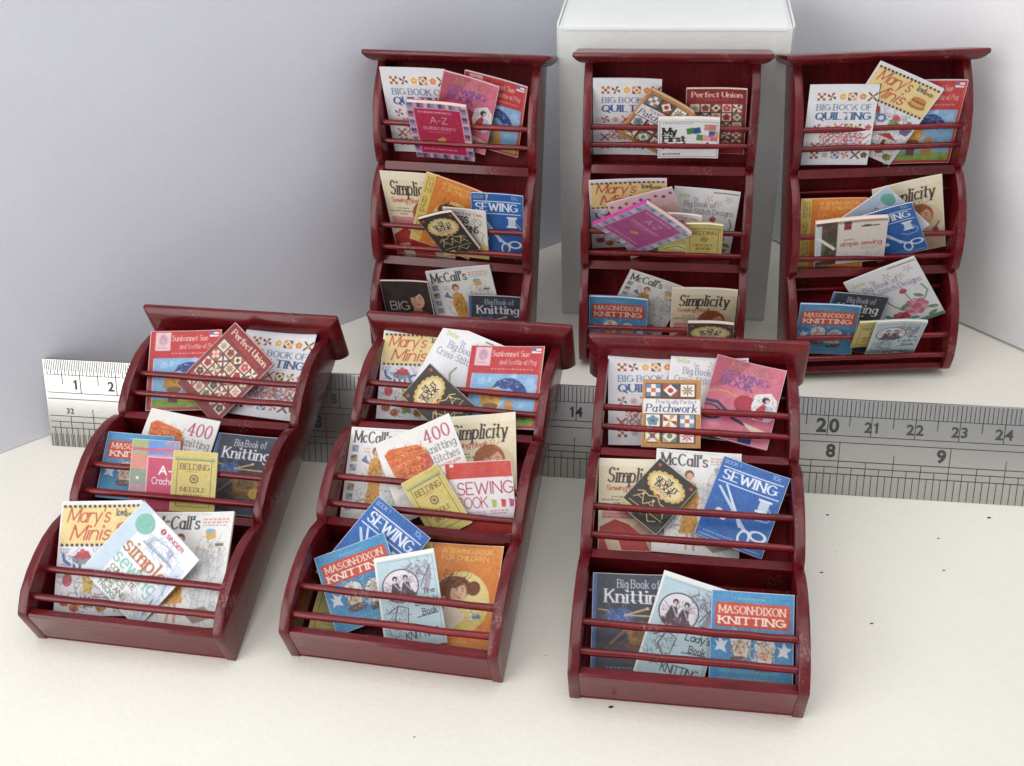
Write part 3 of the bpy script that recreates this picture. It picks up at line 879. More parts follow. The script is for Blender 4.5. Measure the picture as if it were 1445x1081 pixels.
def cv_marys(c):
    c.rect(0, 0, 1, c.asp, 'e7e4ec'); c.rect(.02, .05, .96, .46, 'f0d288')
    for y in (.05, .49):
        for k in range(16):
            c.rect(.03 + k * .06, y, .034, .03, '2c2a2a')
    c.text("Mary's", .09, .245, .165, 'c23a2a', tv=.11, th=.09, fit=.50, sk=.30); c.text('Minis', .14, .445, .165, 'c23a2a', tv=.11, th=.09, fit=.46, sk=.30)
    c.text('Iced', .68, .17, .07, '2c3c58', serif=1, tv=.22, fit=.12); c.text('Treats!', .78, .18, .05, '4a3a30', serif=1, tv=.2, fit=.17)
    c.ell(.80, .37, .13, .045, 'b8702c'); c.ell(.80, .33, .12, .045, 'e0a84c'); c.ell(.80, .29, .11, .045, 'c8843c'); c.line([(.70, .31), (.90, .32)], .02, 'b83428')
    c.lines_of_text(.03, .545, .12, 2, .03, '4c4c54', .016)
    # teapot, strawberry, pots and a cottage
    c.ell(.30, .72, .155, .085, 'dce2ee'); c.ell(.30, .66, .12, .06, '8a94a0'); c.poly([(.20, .66), (.24, .58), (.37, .57), (.41, .66)], 'c8343c'); c.ell(.30, .57, .03, .025, 'd85058')
    c.line([(.15, .72), (.09, .68), (.07, .61)], .035, '3a6ab0'); c.ring(.47, .71, .06, .05, .025, '3a6ab0')
    for k in range(6):
        c.ell(.21 + k * .035, .745, .015, .03, ['3a5a98', 'f2f2f4'][k % 2])
    c.ell(.67, .64, .06, .05, 'd84a6a'); c.poly([(.60, .68), (.74, .68), (.72, .80), (.62, .80)], '5aa048'); c.blotch(.61, .69, .1, .1, ['8cc870', 'f0f0e8'], 8, .012, .9)
    c.blotch(.82, .60, .13, .12, ['d8b030', '5a6ac0', 'c84a70', '58a050'], 18, .03, .9); c.poly([(.80, .72), (.97, .72), (.94, .82), (.83, .82)], '7a5aa0')
    c.lines_of_text(.36, .84, .3, 1, .03, '44405a', .022)
    c.ell(.14, .90, .055, .07, 'd0344a'); c.blotch(.1, .85, .08, .1, ['f4d0d4'], 8, .008, .9); c.ell(.14, .83, .04, .02, '4a8a44')
    c.poly([(.32, .86), (.46, .86), (.44, 1.04), (.34, 1.04)], 'd8b444'); c.blotch(.33, .86, .12, .16, ['f0d880', 'b08028', 'c83a3a'], 14, .02, .8); c.line([(.32, .86), (.35, .80), (.39, .85), (.43, .80), (.46, .86)], .02, 'c8982c')
    c.rect(.60, .93, .22, .13, 'e8d8c8'); c.poly([(.56, .94), (.71, .86), (.87, .94)], 'c03438'); c.rect(.68, .98, .05, .08, '5a3c30')
    c.lines_of_text(.30, 1.08, .5, 1, .03, '44405a', .02)
    scribble(c, .05, .56, .5, .24, 40, '545c7c', .006); scribble(c, .05, .82, .9, .4, 90, '6c5048', .006); scribble(c, .55, .56, .42, .26, 36, '4c7040', .006)
    for x, y in ((.12, 1.14), (.24, 1.20), (.40, 1.15), (.56, 1.20), (.72, 1.15), (.88, 1.2)):
        c.ell(x, y, .06, .05, ['c8402c', 'd8782c', '6a8c3c'][int(x * 50) % 3]); c.blotch(x - .06, y - .05, .12, .1, ['4a7a38', 'a83428', 'e0a040', '3c6a34'], 10, .022, .8)


def cv_children(c):
    c.rect(0, 0, 1, c.asp, 'e0bfae'); c.rect(0, 0, 1, .30, 'e7cbc9')
    for k in range(9):
        x = .06 + k * .11
        c.ell(x, .10 + .04 * (k % 2), .028, .028, ['b8484c', '4a4a88', '9c5a50'][k % 3]); c.ell(x, .13 + .04 * (k % 2), .018, .012, 'eec0a8')
    c.rect(.20, .34, .60, .55, 'e5b87e'); c.lines_of_text(.36, .28, .4, 1, .04, 'd88a40', .03); c.rect(.3, .4, .4, .4, 'dba868')
    c.face(.18, .36, .10, 'efc0a4', '8a4a2c', 1); c.ell(.10, .46, .09, .07, 'b05858')
    c.poly([(.25, .5), (.55, .45), (.6, .7), (.3, .75)], 'd89a58'); c.line([(.7, .4), (.66, .85)], .012, 'a07040')
    c.blotch(.05, .85, .9, .25, ['c88a90', 'b8a0c0', 'e8d0c8'], 24, .06, .6)


def cv_crossstitch(c):
    c.rect(0, 0, 1, c.asp, 'efedf0')
    c.text('Better', .09, .165, .065, 'c6cc7c', serif=1, tv=.2, fit=.17)
    c.text('The', .30, .20, .045, '8a84a0', serif=1, tv=.13, fit=.08)
    c.text('Big Book of', .18, .315, .095, '75718f', serif=1, tv=.14, th=.07, fit=.48)
    c.text('Cross-Stitch Designs', .08, .44, .095, '75718f', serif=1, tv=.14, th=.07, fit=.86)
    c.rect(.60, .045, .38, .016, '3c3c48', .8)
    for x, y in ((.55, .17), (.70, .24), (.84, .16)):
        for k in range(5):
            a = R_(k * 72 + 20)
            c.ell(x + .04 * math.cos(a), y + .04 * math.sin(a), .03, .012, 'cdb8a8', .8, k * 72 + 20)
    g = '7f9c74'
    c.line([(.42, .52), (.38, .62), (.44, .74), (.52, .86), (.60, .88)], .022, g); c.line([(.90, .50), (.94, .64), (.86, .76), (.76, .80)], .022, g)
    c.ell(.64, .52, .05, .045, 'c84058'); c.ell(.64, .49, .025, .03, 'd86a78'); c.line([(.65, .56), (.68, .72)], .012, '5a7c50')
    for x, y, r, c1, c2 in ((.70, .86, .17, 'cf5f7c', 'e8a0b0'), (.44, .98, .13, 'c03048', 'd8606c')):
        for k in range(9):
            a = R_(k * 40)
            c.ell(x + r * .55 * math.cos(a), y + r * .45 * math.sin(a), r * .48, r * .36, [c1, c2][k % 2], .9, k * 40)
        c.ell(x, y, r * .35, r * .3, c1); c.ring(x, y, r * .5, r * .4, .012, c2)
    for x, y, a in ((.80, .68, 40), (.90, .96, 20), (.55, .80, -30), (.30, .90, 60), (.60, 1.05, 10), (.86, 1.07, -20)):
        c.ell(x, y, .07, .03, '5f8a5c', 1, a); c.line([(x - .05 * math.cos(R_(a)), y - .05 * math.sin(R_(a))), (x + .05 * math.cos(R_(a)), y + .05 * math.sin(R_(a)))], .008, 'a4c09c')
    c.rect(.28, c.asp - .07, .72, .045, '5f9c88'); c.rect(.6, c.asp - .03, .4, .02, '4a4a50', .8)


def cv_belding(c):
    c.rect(0, 0, 1, c.asp, 'd8c263'); c.blotch(0, 0, 1, c.asp, ['decb74', 'cfb654'], 20, .15, .35)
    c.line([(.07, .20), (.93, .20)], .035, '6c8c74'); c.line([(.05, .155), (.95, .155)], .012, '8a9868')
    c.line([(.12, .22), (.12, 1.26), (.88, 1.26), (.88, .22)], .014, '5f6444')
    c.text('BELDING', .18, .42, .125, '8a5a34', serif=1, tv=.20, th=.12, fit=.66); c.lines_of_text(.34, .46, .3, 1, .04, '8a6a40', .02)
    c.ring(.5, .63, .085, .085, .03, '7a5a38'); c.ell(.5, .63, .045, .045, '8c6c44')
    c.text('NEEDLE', .22, .92, .095, '6a4c34', serif=1, tv=.18, th=.1, fit=.56); c.text('BOOK', .30, 1.08, .095, '6a4c34', serif=1, tv=.22, th=.1, fit=.40)
    c.lines_of_text(.26, 1.13, .46, 1, .04, '7c6440', .02)


def cv_mason(c):
    c.rect(0, 0, 1, c.asp, '3f8fc8'); c.blotch(0, 0, 1, c.asp, ['4a98d0', '3886c0'], 24, .15, .35)
    c.lines_of_text(.28, .085, .46, 1, .04, '9cc8a0', .02, .6)
    c.rect(.05, .15, .90, .31, 'd4432f')
    for x in (.05, .95):
        c.ell(x, .15, .02, .02, '3f8fc8'); c.ell(x, .46, .02, .02, '3f8fc8')
    c.text('MASON*DIXON', .10, .285, .095, 'f2ead6', serif=1, tv=.17, th=.08, fit=.80)
    c.text('KNITTING', .10, .415, .085, 'f8f3e4', serif=1, tv=.24, th=.18, fit=.80)
    c.poly([(.05, .62), (.11, .66), (.10, .58), (.16, .64), (.22, .62), (.18, .70), (.20, .78), (.12, .74), (.06, .76), (.09, .69)], 'dfe6ee')
    c.poly([(.80, .66), (.86, .68), (.88, .60), (.92, .67), (.98, .68), (.92, .73), (.94, .80), (.87, .77), (.81, .79), (.84, .72)], 'dfe6ee')
    for x, y in ((.37, .60), (.66, .66)):
        c.ell(x, y + .02, .125, .12, 'eae5dc'); c.blotch(x - .1, y - .08, .2, .1, ['d8d2c8', 'f6f2ea', 'c8c2ba'], 16, .025, .6)
        c.ell(x, y + .13, .105, .13, 'd9d0c6'); c.ell(x, y + .12, .07, .085, 'ddb898'); c.ell(x - .025, y + .14, .03, .05, 'c99e80', .6)
        for sx in (-1, 1):
            for k in range(5):
                c.line([(x + sx * (.075 + .008 * k), y + .02 + .02 * k), (x + sx * (.10 + .008 * k), y + .12), (x + sx * (.085 + .012 * k), y + .20)], .007, ['4a4446', '8a8284', 'efe9e2'][k % 3], .8)
            c.line([(x + sx * .028 - .012, y + .095), (x + sx * .028 + .012, y + .095)], .010, '4a3a34')
        c.line([(x, y + .11), (x + .008, y + .145)], .006, 'b08468'); c.ell(x, y + .168, .022, .009, 'b4483c')
        c.ell(x, y + .265, .125, .055, '5a4c54'); c.blotch(x - .11, y + .22, .22, .09, ['302830', '8c5048', 'c8785c', '7a7078', 'd8ccc4'], 26, .018, .8)
    scribble(c, .24, .50, .56, .40, 70, '5c4a48', .006); scribble(c, .24, .50, .56, .40, 40, 'f4ece2', .007)
    c.lines_of_text(.12, .985, .78, 2, .085, '8fae9a', .035, .6)


def cv_singer(c):
    c.rect(0, 0, 1, c.asp, 'e9edf1'); c.rect(0, 0, .20, c.asp, 'c5d8ea')
    c.ell(.21, .17, .125, .12, '7cc0ae'); c.lines_of_text(.13, .13, .16, 3, .035, '5aa490', .014, .5)
    c.ell(.44, .085, .035, .035, 'c02a3c'); c.rect(.435, .06, .012, .05, 'f0e8ea'); c.text('SINGER', .50, .105, .045, 'c0404c', tv=.22, fit=.28)
    c.line([(.34, .32), (.80, .30)], .02, '8f9cc0'); c.rect(.38, .28, .40, .015, 'a8b0cc'); c.line([(.40, .28), (.44, .20), (.62, .17), (.70, .20), (.72, .28)], .014, '9aa4c4'); c.ring(.68, .20, .035, .035, .01, '8890b4')
    c.text('simple', .20, .54, .175, 'bd6b34', serif=1, tv=.17, th=.10, fit=.66)
    c.text('sewing', .20, .71, .175, '8ec4b4', serif=1, tv=.17, th=.10, fit=.66)
    c.text('COMPLETE', .24, .80, .055, '7a5c40', tv=.2, fit=.40); c.text('BASICS', .24, .88, .055, '6a7c50', tv=.2, fit=.30); c.text('TIPS AND', .24, .96, .055, '7a6434', tv=.2, fit=.40); c.text('TRICKS', .24, 1.03, .05, '5a7a5a', tv=.2, fit=.3)
    c.rect(.84, .22, .13, .80, 'cfdcec'); c.line([(.88, .4), (.94, .6)], .01, '5a6a8c'); c.line([(.90, .7), (.93, .9)], .02, '7488a8')
    scribble(c, .34, .16, .46, .16, 46, '8c98bc', .006); scribble(c, .60, .78, .3, .24, 30, '9c9ca8', .006); scribble(c, .84, .3, .12, .6, 16, '6c7c9c', .006)
    c.ring(.70, .92, .1, .06, .012, 'a4a8b0'); c.blotch(.6, .8, .2, .2, ['c0c4cc', 'd8c8b8'], 10, .04, .4)


def cv_smallsewing(c):
    c.rect(0, 0, .31, c.asp, '5c4434'); c.blotch(0, 0, .3, c.asp, ['3c5c38', '6c4430', '8a6044', '2f3a2c', '6a8c58'], 46, .06, .6)
    c.rect(0, .06, .09, .70, 'cdd4e0'); c.poly([(0, .28), (.05, .26), (.30, .52), (.27, .56)], 'f0ece6')
    c.rect(.31, 0, .69, c.asp, 'e7dcd4'); c.rect(.31, 0, .69, .06, 'b8988c')
    c.rect(.40, .04, .10, .14, 'b02c34'); c.ell(.45, .05, .06, .025, '4c3434'); c.rect(.40, .12, .10, .05, '8c2c30')
    c.line([(.64, .14), (.88, .13)], .02, '4a4444'); c.ell(.72, .13, .06, .02, '4a3c3c')
    c.lines_of_text(.41, .36, .14, 1, .03, '8a8a70', .03); c.text('simple sewing', .36, .50, .085, 'd2604c', tv=.16, fit=.58); c.lines_of_text(.66, .54, .26, 2, .03, '9a98a0', .014)
    c.blotch(.36, .62, .6, .18, ['c8b4b8', 'b8c0cc', 'd8b8a8'], 26, .04, .5)


def scribble(c, x, y, w, h, n, col, t=.007, al=.75):
    for _ in range(n):
        px, py = x + c.rng.random() * w, y + c.rng.random() * h
        a = c.rng.uniform(0, 6.28); L = c.rng.uniform(.02, .07)
        b = a + c.rng.uniform(-1.2, 1.2)
        c.line([(px, py), (px + L * math.cos(a), py + L * math.sin(a)), (px + L * (math.cos(a) + math.cos(b)), py + L * (math.sin(a) + math.sin(b)))], t, col, al)


def cv_ladys(c):
    c.rect(0, 0, 1, c.asp, 'b8d3dc'); c.rect(0, 0, 1, .07, 'f1efe9'); c.rect(0, 0, .035, c.asp, 'f1efe9')
    c.line([(.06, .10), (.95, .10), (.95, c.asp - .06)], .010, '7c8c90', .7)
    k_ = '2c2c34'
    c.blotch(.48, .18, .30, .30, ['a89ab0', 'c0a8b4', '8c94a8'], 34, .035, .5)
    for i in range(9):
        a = R_(c.rng.uniform(-140, -20)); x, y = c.rng.uniform(.45, .8), c.rng.uniform(.25, .42)
        c.line([(x, y), (x + .10 * math.cos(a), y + .13 * math.sin(a))], .010, '54545c')
    c.poly([(.74, .62), (.84, .24), (.90, .22), (.90, .40), (.80, .70)], '9a8898', .8); c.line([(.70, .56), (.78, .40), (.88, .26)], .012, k_)
    c.ell(.38, .50, .29, .255, 'e6dde6'); c.ring(.38, .50, .29, .255, .016, '2f3038')
    for x in (.30, .47):
        c.ell(x, .38, .042, .042, '37282c'); c.ell(x, .40, .026, .03, 'e0c0b8'); c.poly([(x - .05, .45), (x + .05, .45), (x + .09, .66), (x - .10, .66)], '4a3c48')
        c.line([(x - .02, .46), (x + .07, .58)], .02, 'cbb4c0')
    c.poly([(.14, .66), (.30, .58), (.56, .60), (.64, .66), (.50, .74), (.26, .74)], '5c3f4c'); c.blotch(.18, .58, .4, .15, ['8c6c80', '3c3038', 'c8a8b8'], 24, .03, .6)
    c.line([(.12, .90), (.30, .80), (.22, 1.0), (.36, 1.16)], .018, '54485c'); c.line([(.3, .8), (.46, .86), (.42, 1.1)], .014, '54485c'); c.blotch(.1, .8, .36, .4, ['8a7c94', '5c5464'], 16, .02, .6)
    scribble(c, .05, .78, .42, .52, 46, '565060'); scribble(c, .44, .14, .46, .36, 60, '6a6474'); scribble(c, .16, .40, .42, .32, 60, '4a3c46'); scribble(c, .60, .30, .3, .3, 20, '8c7484')
    c.text('The', .72, .68, .08, k_, tv=.13, fit=.20, ang=-4); c.text("Lady's", .58, .84, .10, k_, tv=.13, fit=.36, ang=-4, sk=.2); c.text('Book', .68, .99, .09, k_, serif=1, tv=.15, fit=.24, ang=-4)
    c.line([(.58, 1.02), (.92, .98)], .012, k_); c.text('of', .42, 1.16, .05, k_, tv=.15, fit=.08)
    c.text('KNITTING', .36, 1.34, .11, k_, tv=.13, fit=.54, ang=-3, sk=.1)


def cv_stitches400(c):
    c.rect(0, 0, 1, c.asp, 'eeeae5')
    c.poly([(.07, .20), (.14, .15), (.26, .17), (.50, .22), (.58, .34), (.60, .48), (.46, .62), (.30, .70), (.16, .66), (.10, .44)], 'e0622a')
    for k in range(14):
        y = .22 + k * .033
        c.line([(.10, y + .02), (.30, y - .01), (.56, y + .03)], .011, ['f08a44', 'c84c1e', 'f2a25c'][k % 3], .8)
    c.poly([(.50, .40), (.60, .38), (.62, .52), (.46, .68), (.38, .66)], 'c83c2c', .8)
    scribble(c, .13, .22, .40, .38, 90, 'b03c18', .008, .6); scribble(c, .13, .22, .40, .38, 60, 'f8b070', .007, .6)
    c.text('400', .60, .26, .17, 'b43a6a', serif=1, tv=.15, th=.06, fit=.34)
    c.text('knitting', .58, .405, .105, '6a6c78', serif=1, tv=.14, th=.07, fit=.38); c.text('stitches', .58, .545, .105, '6a6c78', serif=1, tv=.14, th=.07, fit=.38)
    c.text('a complete guide', .60, .61, .035, 'd8604c', tv=.15, fit=.34); c.ell(.78, .72, .05, .03, 'e0a850'); c.ell(.70, .85, .1, .05, 'e8c8b8', .6)
    c.blotch(.08, .76, .84, .25, ['e8dcd0', 'd8c4b4', 'c8d0c0'], 20, .06, .4)


def cv_crochet(c):
    c.rect(0, 0, 1, c.asp, 'c88ca0')
    for j in range(6):
        for i in range(3):
            x, y = i * .34 if j == 0 else 0, j * .30
            c.rect(x, y, .34, .30, [['9cb06c', '5a8cd8', '8a8ab8'], ['e08878'] * 3, ['8c9c84'] * 3, ['b88a9c'] * 3, ['c8749c'] * 3, ['a0889c'] * 3][j][i])
    c.blotch(0, 0, 1, c.asp, ['e8b8a8', 'a8b098', 'b0a0c8', 'd89cb0', '78a0b0'], 60, .04, .35)
    c.rect(.02, .17, .98, .06, 'd8507c')
    c.rect(.34, .34, .66, c.asp - .34, 'cf3a62'); c.rect(.34, .34, .66, .018, 'f0c8d4'); c.rect(.34, .34, .018, c.asp - .34, 'f0c8d4')
    c.text('A', .60, .68, .16, 'f6e8ec', tv=.22, fit=.15); c.text('-', .80, .68, .16, 'f6e8ec', tv=.18, fit=.06); c.text('Z', .90, .68, .16, 'f6e8ec', tv=.2, fit=.10)
    c.text('Crochet', .46, .88, .13, 'f2dce2', tv=.15, fit=.50); c.ell(.16, .78, .03, .03, 'f0f0e8')


def cv_redsewing(c):
    c.rect(0, 0, 1, c.asp, 'eee6e8'); c.rect(0, 0, 1, .26, 'd9473f'); c.blotch(0, 0, 1, .2, ['e0554c', 'cf3f38'], 16, .1, .4); c.rect(.07, .02, .06, .05, 'f0d8d0')
    c.text('SEWING', .16, .52, .19, 'b83a58', tv=.10, fit=.83); c.text('BOOK', .14, .74, .17, 'b83a58', tv=.10, fit=.45)
    for x, col in ((.64, 'b8c45c'), (.78, 'd85048'), (.90, 'c04c9c')):
        c.rect(x, .60, .095, .15, 'f4f0ee'); c.poly([(x + .01, .61), (x + .09, .63), (x + .08, .74), (x + .02, .75)], col)
    c.lines_of_text(.20, .80, .4, 2, .04, '7c8cc8', .02); c.lines_of_text(.62, .79, .34, 2, .04, 'c04c88', .02)
    c.rect(0, .93, 1, c.asp - .93, 'c82f2a')


COVERS = {
    # name: (painter, aspect, ground colour, pages material, thickness in cm, what it looks like)
    'quilting': (cv_quilting, 1.295, 'e9e9ef', 'pages', .035, 'white magazine with blue lettering and tiny quilt squares'),
    'sunbonnet': (cv_sunbonnet, 1.255, 'd8dfe8', 'pages', .045, 'red magazine with a blue umbrella picture'),
    'pinksewing': (cv_pinksewing, 1.36, 'd9647f', 'pages', .05, 'pink magazine with purple lettering'),
    'azbook': (cv_azbook, 1.16, 'cf2466', 'pages_pink', .13, 'magenta book with patterned border'),
    'azpink': (cv_azpink, 1.16, 'c8449c', 'pages_pink', .13, 'violet-pink book with pale woven border'),
    'simplicity': (cv_simplicity, 1.32, 'efdcb6', 'pages', .04, 'cream magazine with black script and red-haired woman'),
    'seesew': (cv_seesew, 1.21, 'e8802a', 'pages', .05, 'orange magazine with yellow spine strip'),
    'patterns': (cv_patterns, 1.30, 'eee9e0', 'pages', .05, 'small white booklet with black pattern title'),
    'sewit': (cv_sewit, 1.36, '2d2722', 'pages_pink', .11, 'black book with yellow oval title'),
    'sewing': (cv_sewing, 1.36, '2460b8', 'pages', .05, 'blue magazine with white scissors'),
    'facebook': (cv_facebook, 1.31, '2c211e', 'pages_pink', .09, 'dark book with a woman\'s face'),
    'mccalls': (cv_mccalls, 1.28, 'ece9e6', 'pages', .05, 'white fashion magazine with a gold coat'),
    'knitting': (cv_knitting, 1.22, '3a3d4f', 'pages', .05, 'dark slate magazine with white lettering and needles'),
    'patchwork': (cv_patchwork, 1.32, 'c88440', 'pages_tan', .12, 'brown book with quilt blocks and white title band'),
    'union': (cv_union, 1.30, '8e2226', 'pages', .09, 'dark red book with grid of quilt blocks'),
    'myfirst': (cv_myfirst, .75, 'f0efee', 'pages', .13, 'small wide white book with bold black title'),
    'marys': (cv_marys, 1.30, 'e7e4ec', 'pages', .035, 'yellow-topped magazine with red script and teapot'),
    'children': (cv_children, 1.15, 'e0bfae', 'pages', .05, 'peach booklet with small children'),
    'crossstitch': (cv_crossstitch, 1.175, 'efedf0', 'pages', .05, 'white magazine with grey lettering and roses'),
    'belding': (cv_belding, 1.42, 'd8c263', 'pages', .06, 'small mustard yellow booklet'),
    'mason': (cv_mason, 1.14, '3f8fc8', 'pages', .06, 'sky blue magazine with red title box'),
    'singer': (cv_singer, 1.06, 'e9edf1', 'pages', .05, 'pale blue magazine with green dot and orange lettering'),
    'smallsewing': (cv_smallsewing, .86, 'e7dcd4', 'pages_pink', .12, 'small beige book with torn top pages'),
    'ladys': (cv_ladys, 1.47, 'b8d3dc', 'pages', .05, 'pale blue booklet with two figures in a circle'),
    'stitches400': (cv_stitches400, 1.09, 'eeeae5', 'pages', .045, 'white magazine with orange knitting and pink number'),
    'crochet': (cv_crochet, 1.42, 'c88ca0', 'pages', .08, 'pink book with pastel patches'),
    'redsewing': (cv_redsewing, 1.20, 'eee6e8', 'pages', .05, 'white booklet with red top band'),
}

# ------------------------------------------------------------------ the setting: table sheet and two walls of card
def flat_plate(name, x0, x1, y0, y1, z0, z1):
    return slab(name, box_pts(x0, y0, x1, y1), z0, z1, 'z', bev=min(0.02, (z1 - z0) / 3), seg=2)


tab = link('table', flat_plate('table', -70, 70, -30, 75, -1.0, 0.0), None, M['table'])
tag(tab, kind='structure')

PSI, CX, CY = 0.6305, 6.3375, 38.3153


def wall(name, direction, length, height, z0, mat, thick=0.35):
    """a card wall whose inner face starts at the corner and runs along direction"""
    d = Vector((direction[0], direction[1]))
    nrm = Vector((-d.y, d.x)) if name.endswith('right') else Vector((d.y, -d.x))   # away from the scene
    a = Vector((CX, CY)) - d * 0.0
    pts = [a, a + d * length, a + d * length + nrm * thick, a + nrm * thick]
    o = link(name, slab(name, [tuple(p) for p in pts], z0, height, 'z', bev=0.03, seg=2), None, mat)
    tag(o, kind='structure')
    return o


PSL = 0.6135
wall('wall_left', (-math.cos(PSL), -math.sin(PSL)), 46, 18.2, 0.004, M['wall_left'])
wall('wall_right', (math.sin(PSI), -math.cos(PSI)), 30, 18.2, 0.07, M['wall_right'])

# crumbs on the table
crumb_px = [(7.32, 20.35, .030), (11.01, 20.0, .038), (9.61, 19.37, .022), (9.38, 18.33, .024), (6.69, 18.43, .028), (7.35, 16.84, .026), (1.66, 14.93, .038), (7.2, 19.07, .012), (-2.18, 14.42, .018), (.45, 16.35, .012)]
bm = bmesh.new()
rng = random.Random(4)
for x, y, r in crumb_px:
    ret = bmesh.ops.create_icosphere(bm, subdivisions=1, radius=r)
    for v in ret['verts']:
        v.co = Vector((v.co.x * rng.uniform(.8, 2.0), v.co.y * rng.uniform(.5, .9), v.co.z * .4)) + Vector((x, y, r * .3))
me = bpy.data.meshes.new('crumbs'); bm.to_mesh(me); bm.free()
tag(link('crumbs', me, None, M['crumb']), kind='stuff')

# ------------------------------------------------------------------ the white carton at the back
BX, BY, BYAW, BW, BH, BD = 4.6715, 29.8324, -0.1582, 6.1167, 8.8395, 4.0
carton = tag(link('carton', None), 'tall plain white cardboard carton standing behind the middle rack', 'carton')
carton.location = (BX, BY, 0); carton.rotation_euler = (0, 0, BYAW)


def soft_panel(name, pts, a0, a1, axis, mat, wob=0.0, seed=0):
    me = slab(name, pts, a0, a1, axis, bev=0.035, seg=3)
    return link(name, me, carton, mat)


soft_panel('box_wall', box_pts(-BW / 2, 0.0, BW / 2, BD), 0.0, BH - .015, 'z', M['carton'])
# the lid is the front card folded back over the top, with a slit down each side
link('lid', loft('lid', [[(x, yy, zz) for yy, zz in ((-.012, BH - .10), (-.004, BH - .035), (.03, BH + .004), (.10, BH + .018 + dz), (1.4, BH + .03 + 2 * dz), (BD, BH + .02), (BD, BH - .05), (.05, BH - .05))]
                         for x, dz in ((-BW / 2 + .13, .02), (-BW / 2 + .17, .025), (-1.2, .01), (.3, -.004), (1.6, .012), (BW / 2 - .17, .022), (BW / 2 - .13, .018))], True, 60), carton, M['carton'])
for s in (-1, 1):
    x0 = s * (BW / 2 + .012)
    pts = [(0.10, BH - 1.05), (0.16, BH - .06), (.30, BH + .03), (BD - .4, BH + .03), (BD - .2, BH - 1.05)]
    link('side_flap', slab('side_flap', pts, min(x0, x0 + s * .05), max(x0, x0 + s * .05), 'x', bev=.012, seg=2), carton, M['carton'])

# ------------------------------------------------------------------ the steel ruler
RX, RY, RZ, RYAW, RLEAN, RW = -12.3422, 24.5136, 0.0336, -0.1698, 0.2993, 2.4115
ruler = tag(link('ruler', None), 'long steel ruler standing on edge behind the three front racks', 'ruler')
ruler.location = (RX, RY, RZ - .03); ruler.rotation_euler = (-RLEAN, 0, RYAW)
TH = .10
link('ruler_blade', slab('ruler_blade', box_pts(0, 0, 31.4, TH), 0, RW, 'z', bev=.015, seg=2), ruler, M['steel'])


def vz(v):
    return RW - v


def bars(name, rects, y=-.006):
    V, Fc = [], []
    for x0, z0, x1, z1 in rects:
        n = len(V)
        V += [(x0, y, z0), (x1, y, z0), (x1, y, z1), (x0, y, z1)]
        Fc.append((n, n + 1, n + 2, n + 3))
    return mesh_from(name, V, Fc)


LM, LA, LB, LC, LD, LE = .41, .90, 1.07, 1.545, 1.706, 1.877
rects = []
hw = .0085
for k in range(1, 301):
    x = k / 10
    bot = LM
    if k % 5 == 0: bot = .66
    if k % 10 == 0: bot = LA
    w_ = hw if k % 5 else hw * 1.2
    rects.append((x - w_, vz(bot), x + w_, RW - .012))
for k in range(60):
    x = .05 + k / 10
    rects.append((x - .007, vz(.30), x + .007, RW - .012))
mm = tag(link('millimetre_marks', bars('millimetre_marks', rects), ruler, M['engraved']), kind='stuff')
rects = []
for k in range(1, 16 * 12 - 2):
    x = k / 16 * 2.54
    top = LE
    if k % 2 == 0: top = LD
    if k % 4 == 0: top = LC
    if k % 8 == 0: top = 1.33
    if k % 16 == 0: top = LB
    rects.append((x - hw, .012, x + hw, vz(top)))
for k in range(64):
    x = (k + .5) / 32 * 2.54 if k < 32 else None
    if x: rects.append((x - .007, .012, x + .007, vz(LE + .17)))
link('inch_marks', bars('inch_marks', rects), ruler, M['engraved'])['kind'] = 'stuff'
link('scale_lines', bars('scale_lines', [(0.05, vz(v) - .008, 31.3, vz(v) + .008) for v in (LM, LA, LB, LC, LD, LE)], y=-.009), ruler, M['engraved'])['kind'] = 'stuff'


def digit(ch, h, bold):
    """flat outline of one figure, height h, left edge at 0; returns verts, faces, width"""
    if ch == '1':
        t = h * .19
        P = [(h * .16, 0), (h * .16 + t, 0), (h * .16 + t, h), (h * .19, h), (h * .13, h * .87), (0, h * .80), (0, h * .68), (h * .16, h * .72)]
        return P, [tuple(range(8))], h * .16 + t
    cu = bpy.data.curves.new('digit', 'FONT')
    cu.body = ch; cu.size = h * 1.37; cu.offset = bold * h; cu.resolution_u = 3
    to = bpy.data.objects.new('tmp', cu)
    COL.objects.link(to)
    me = bpy.data.meshes.new_from_object(to.evaluated_get(bpy.context.evaluated_depsgraph_get()))
    bpy.data.objects.remove(to)
    xs_ = [v.co.x for v in me.vertices]; ys_ = [v.co.y for v in me.vertices]
    x0, y0, sc = min(xs_), min(ys_), h / (max(ys_) - min(ys_))
    P = [((v.co.x - x0) * sc, (v.co.y - y0) * sc) for v in me.vertices]
    Fc = [tuple(p.vertices) for p in me.polygons]
    bpy.data.meshes.remove(me)
    return P, Fc, (max(xs_) - x0) * sc


def numeral(s, x, ztop, h, parent, bold=.03):
    V, Fc, adv = [], [], 0.0
    for ch in s:
        P, F_, w = digit(ch, h, bold)
        n = len(V)
        V += [(a + adv, b) for a, b in P]; Fc += [tuple(n + i for i in f) for f in F_]
        adv += w + h * .16
    adv -= h * .16
    me = mesh_from('numeral', [(x + a - adv / 2, -.012, ztop - h + b) for a, b in V], Fc)
    return link('numeral', me, parent, M['engraved'])


for k in range(1, 31):
    big = k % 10 == 0
    h = .36 if big else .265
    x = k if k > 9 else k - .15
    numeral(str(k), x, vz(.475 if big else .53), h, ruler, .045 if big else .03)
for k in range(1, 12):
    numeral(str(k), k * 2.54 - .20, vz(1.12), .34, ruler, .04)
numeral('32', 2.54 / 4, vz(LC - .22), .15, ruler, .01)

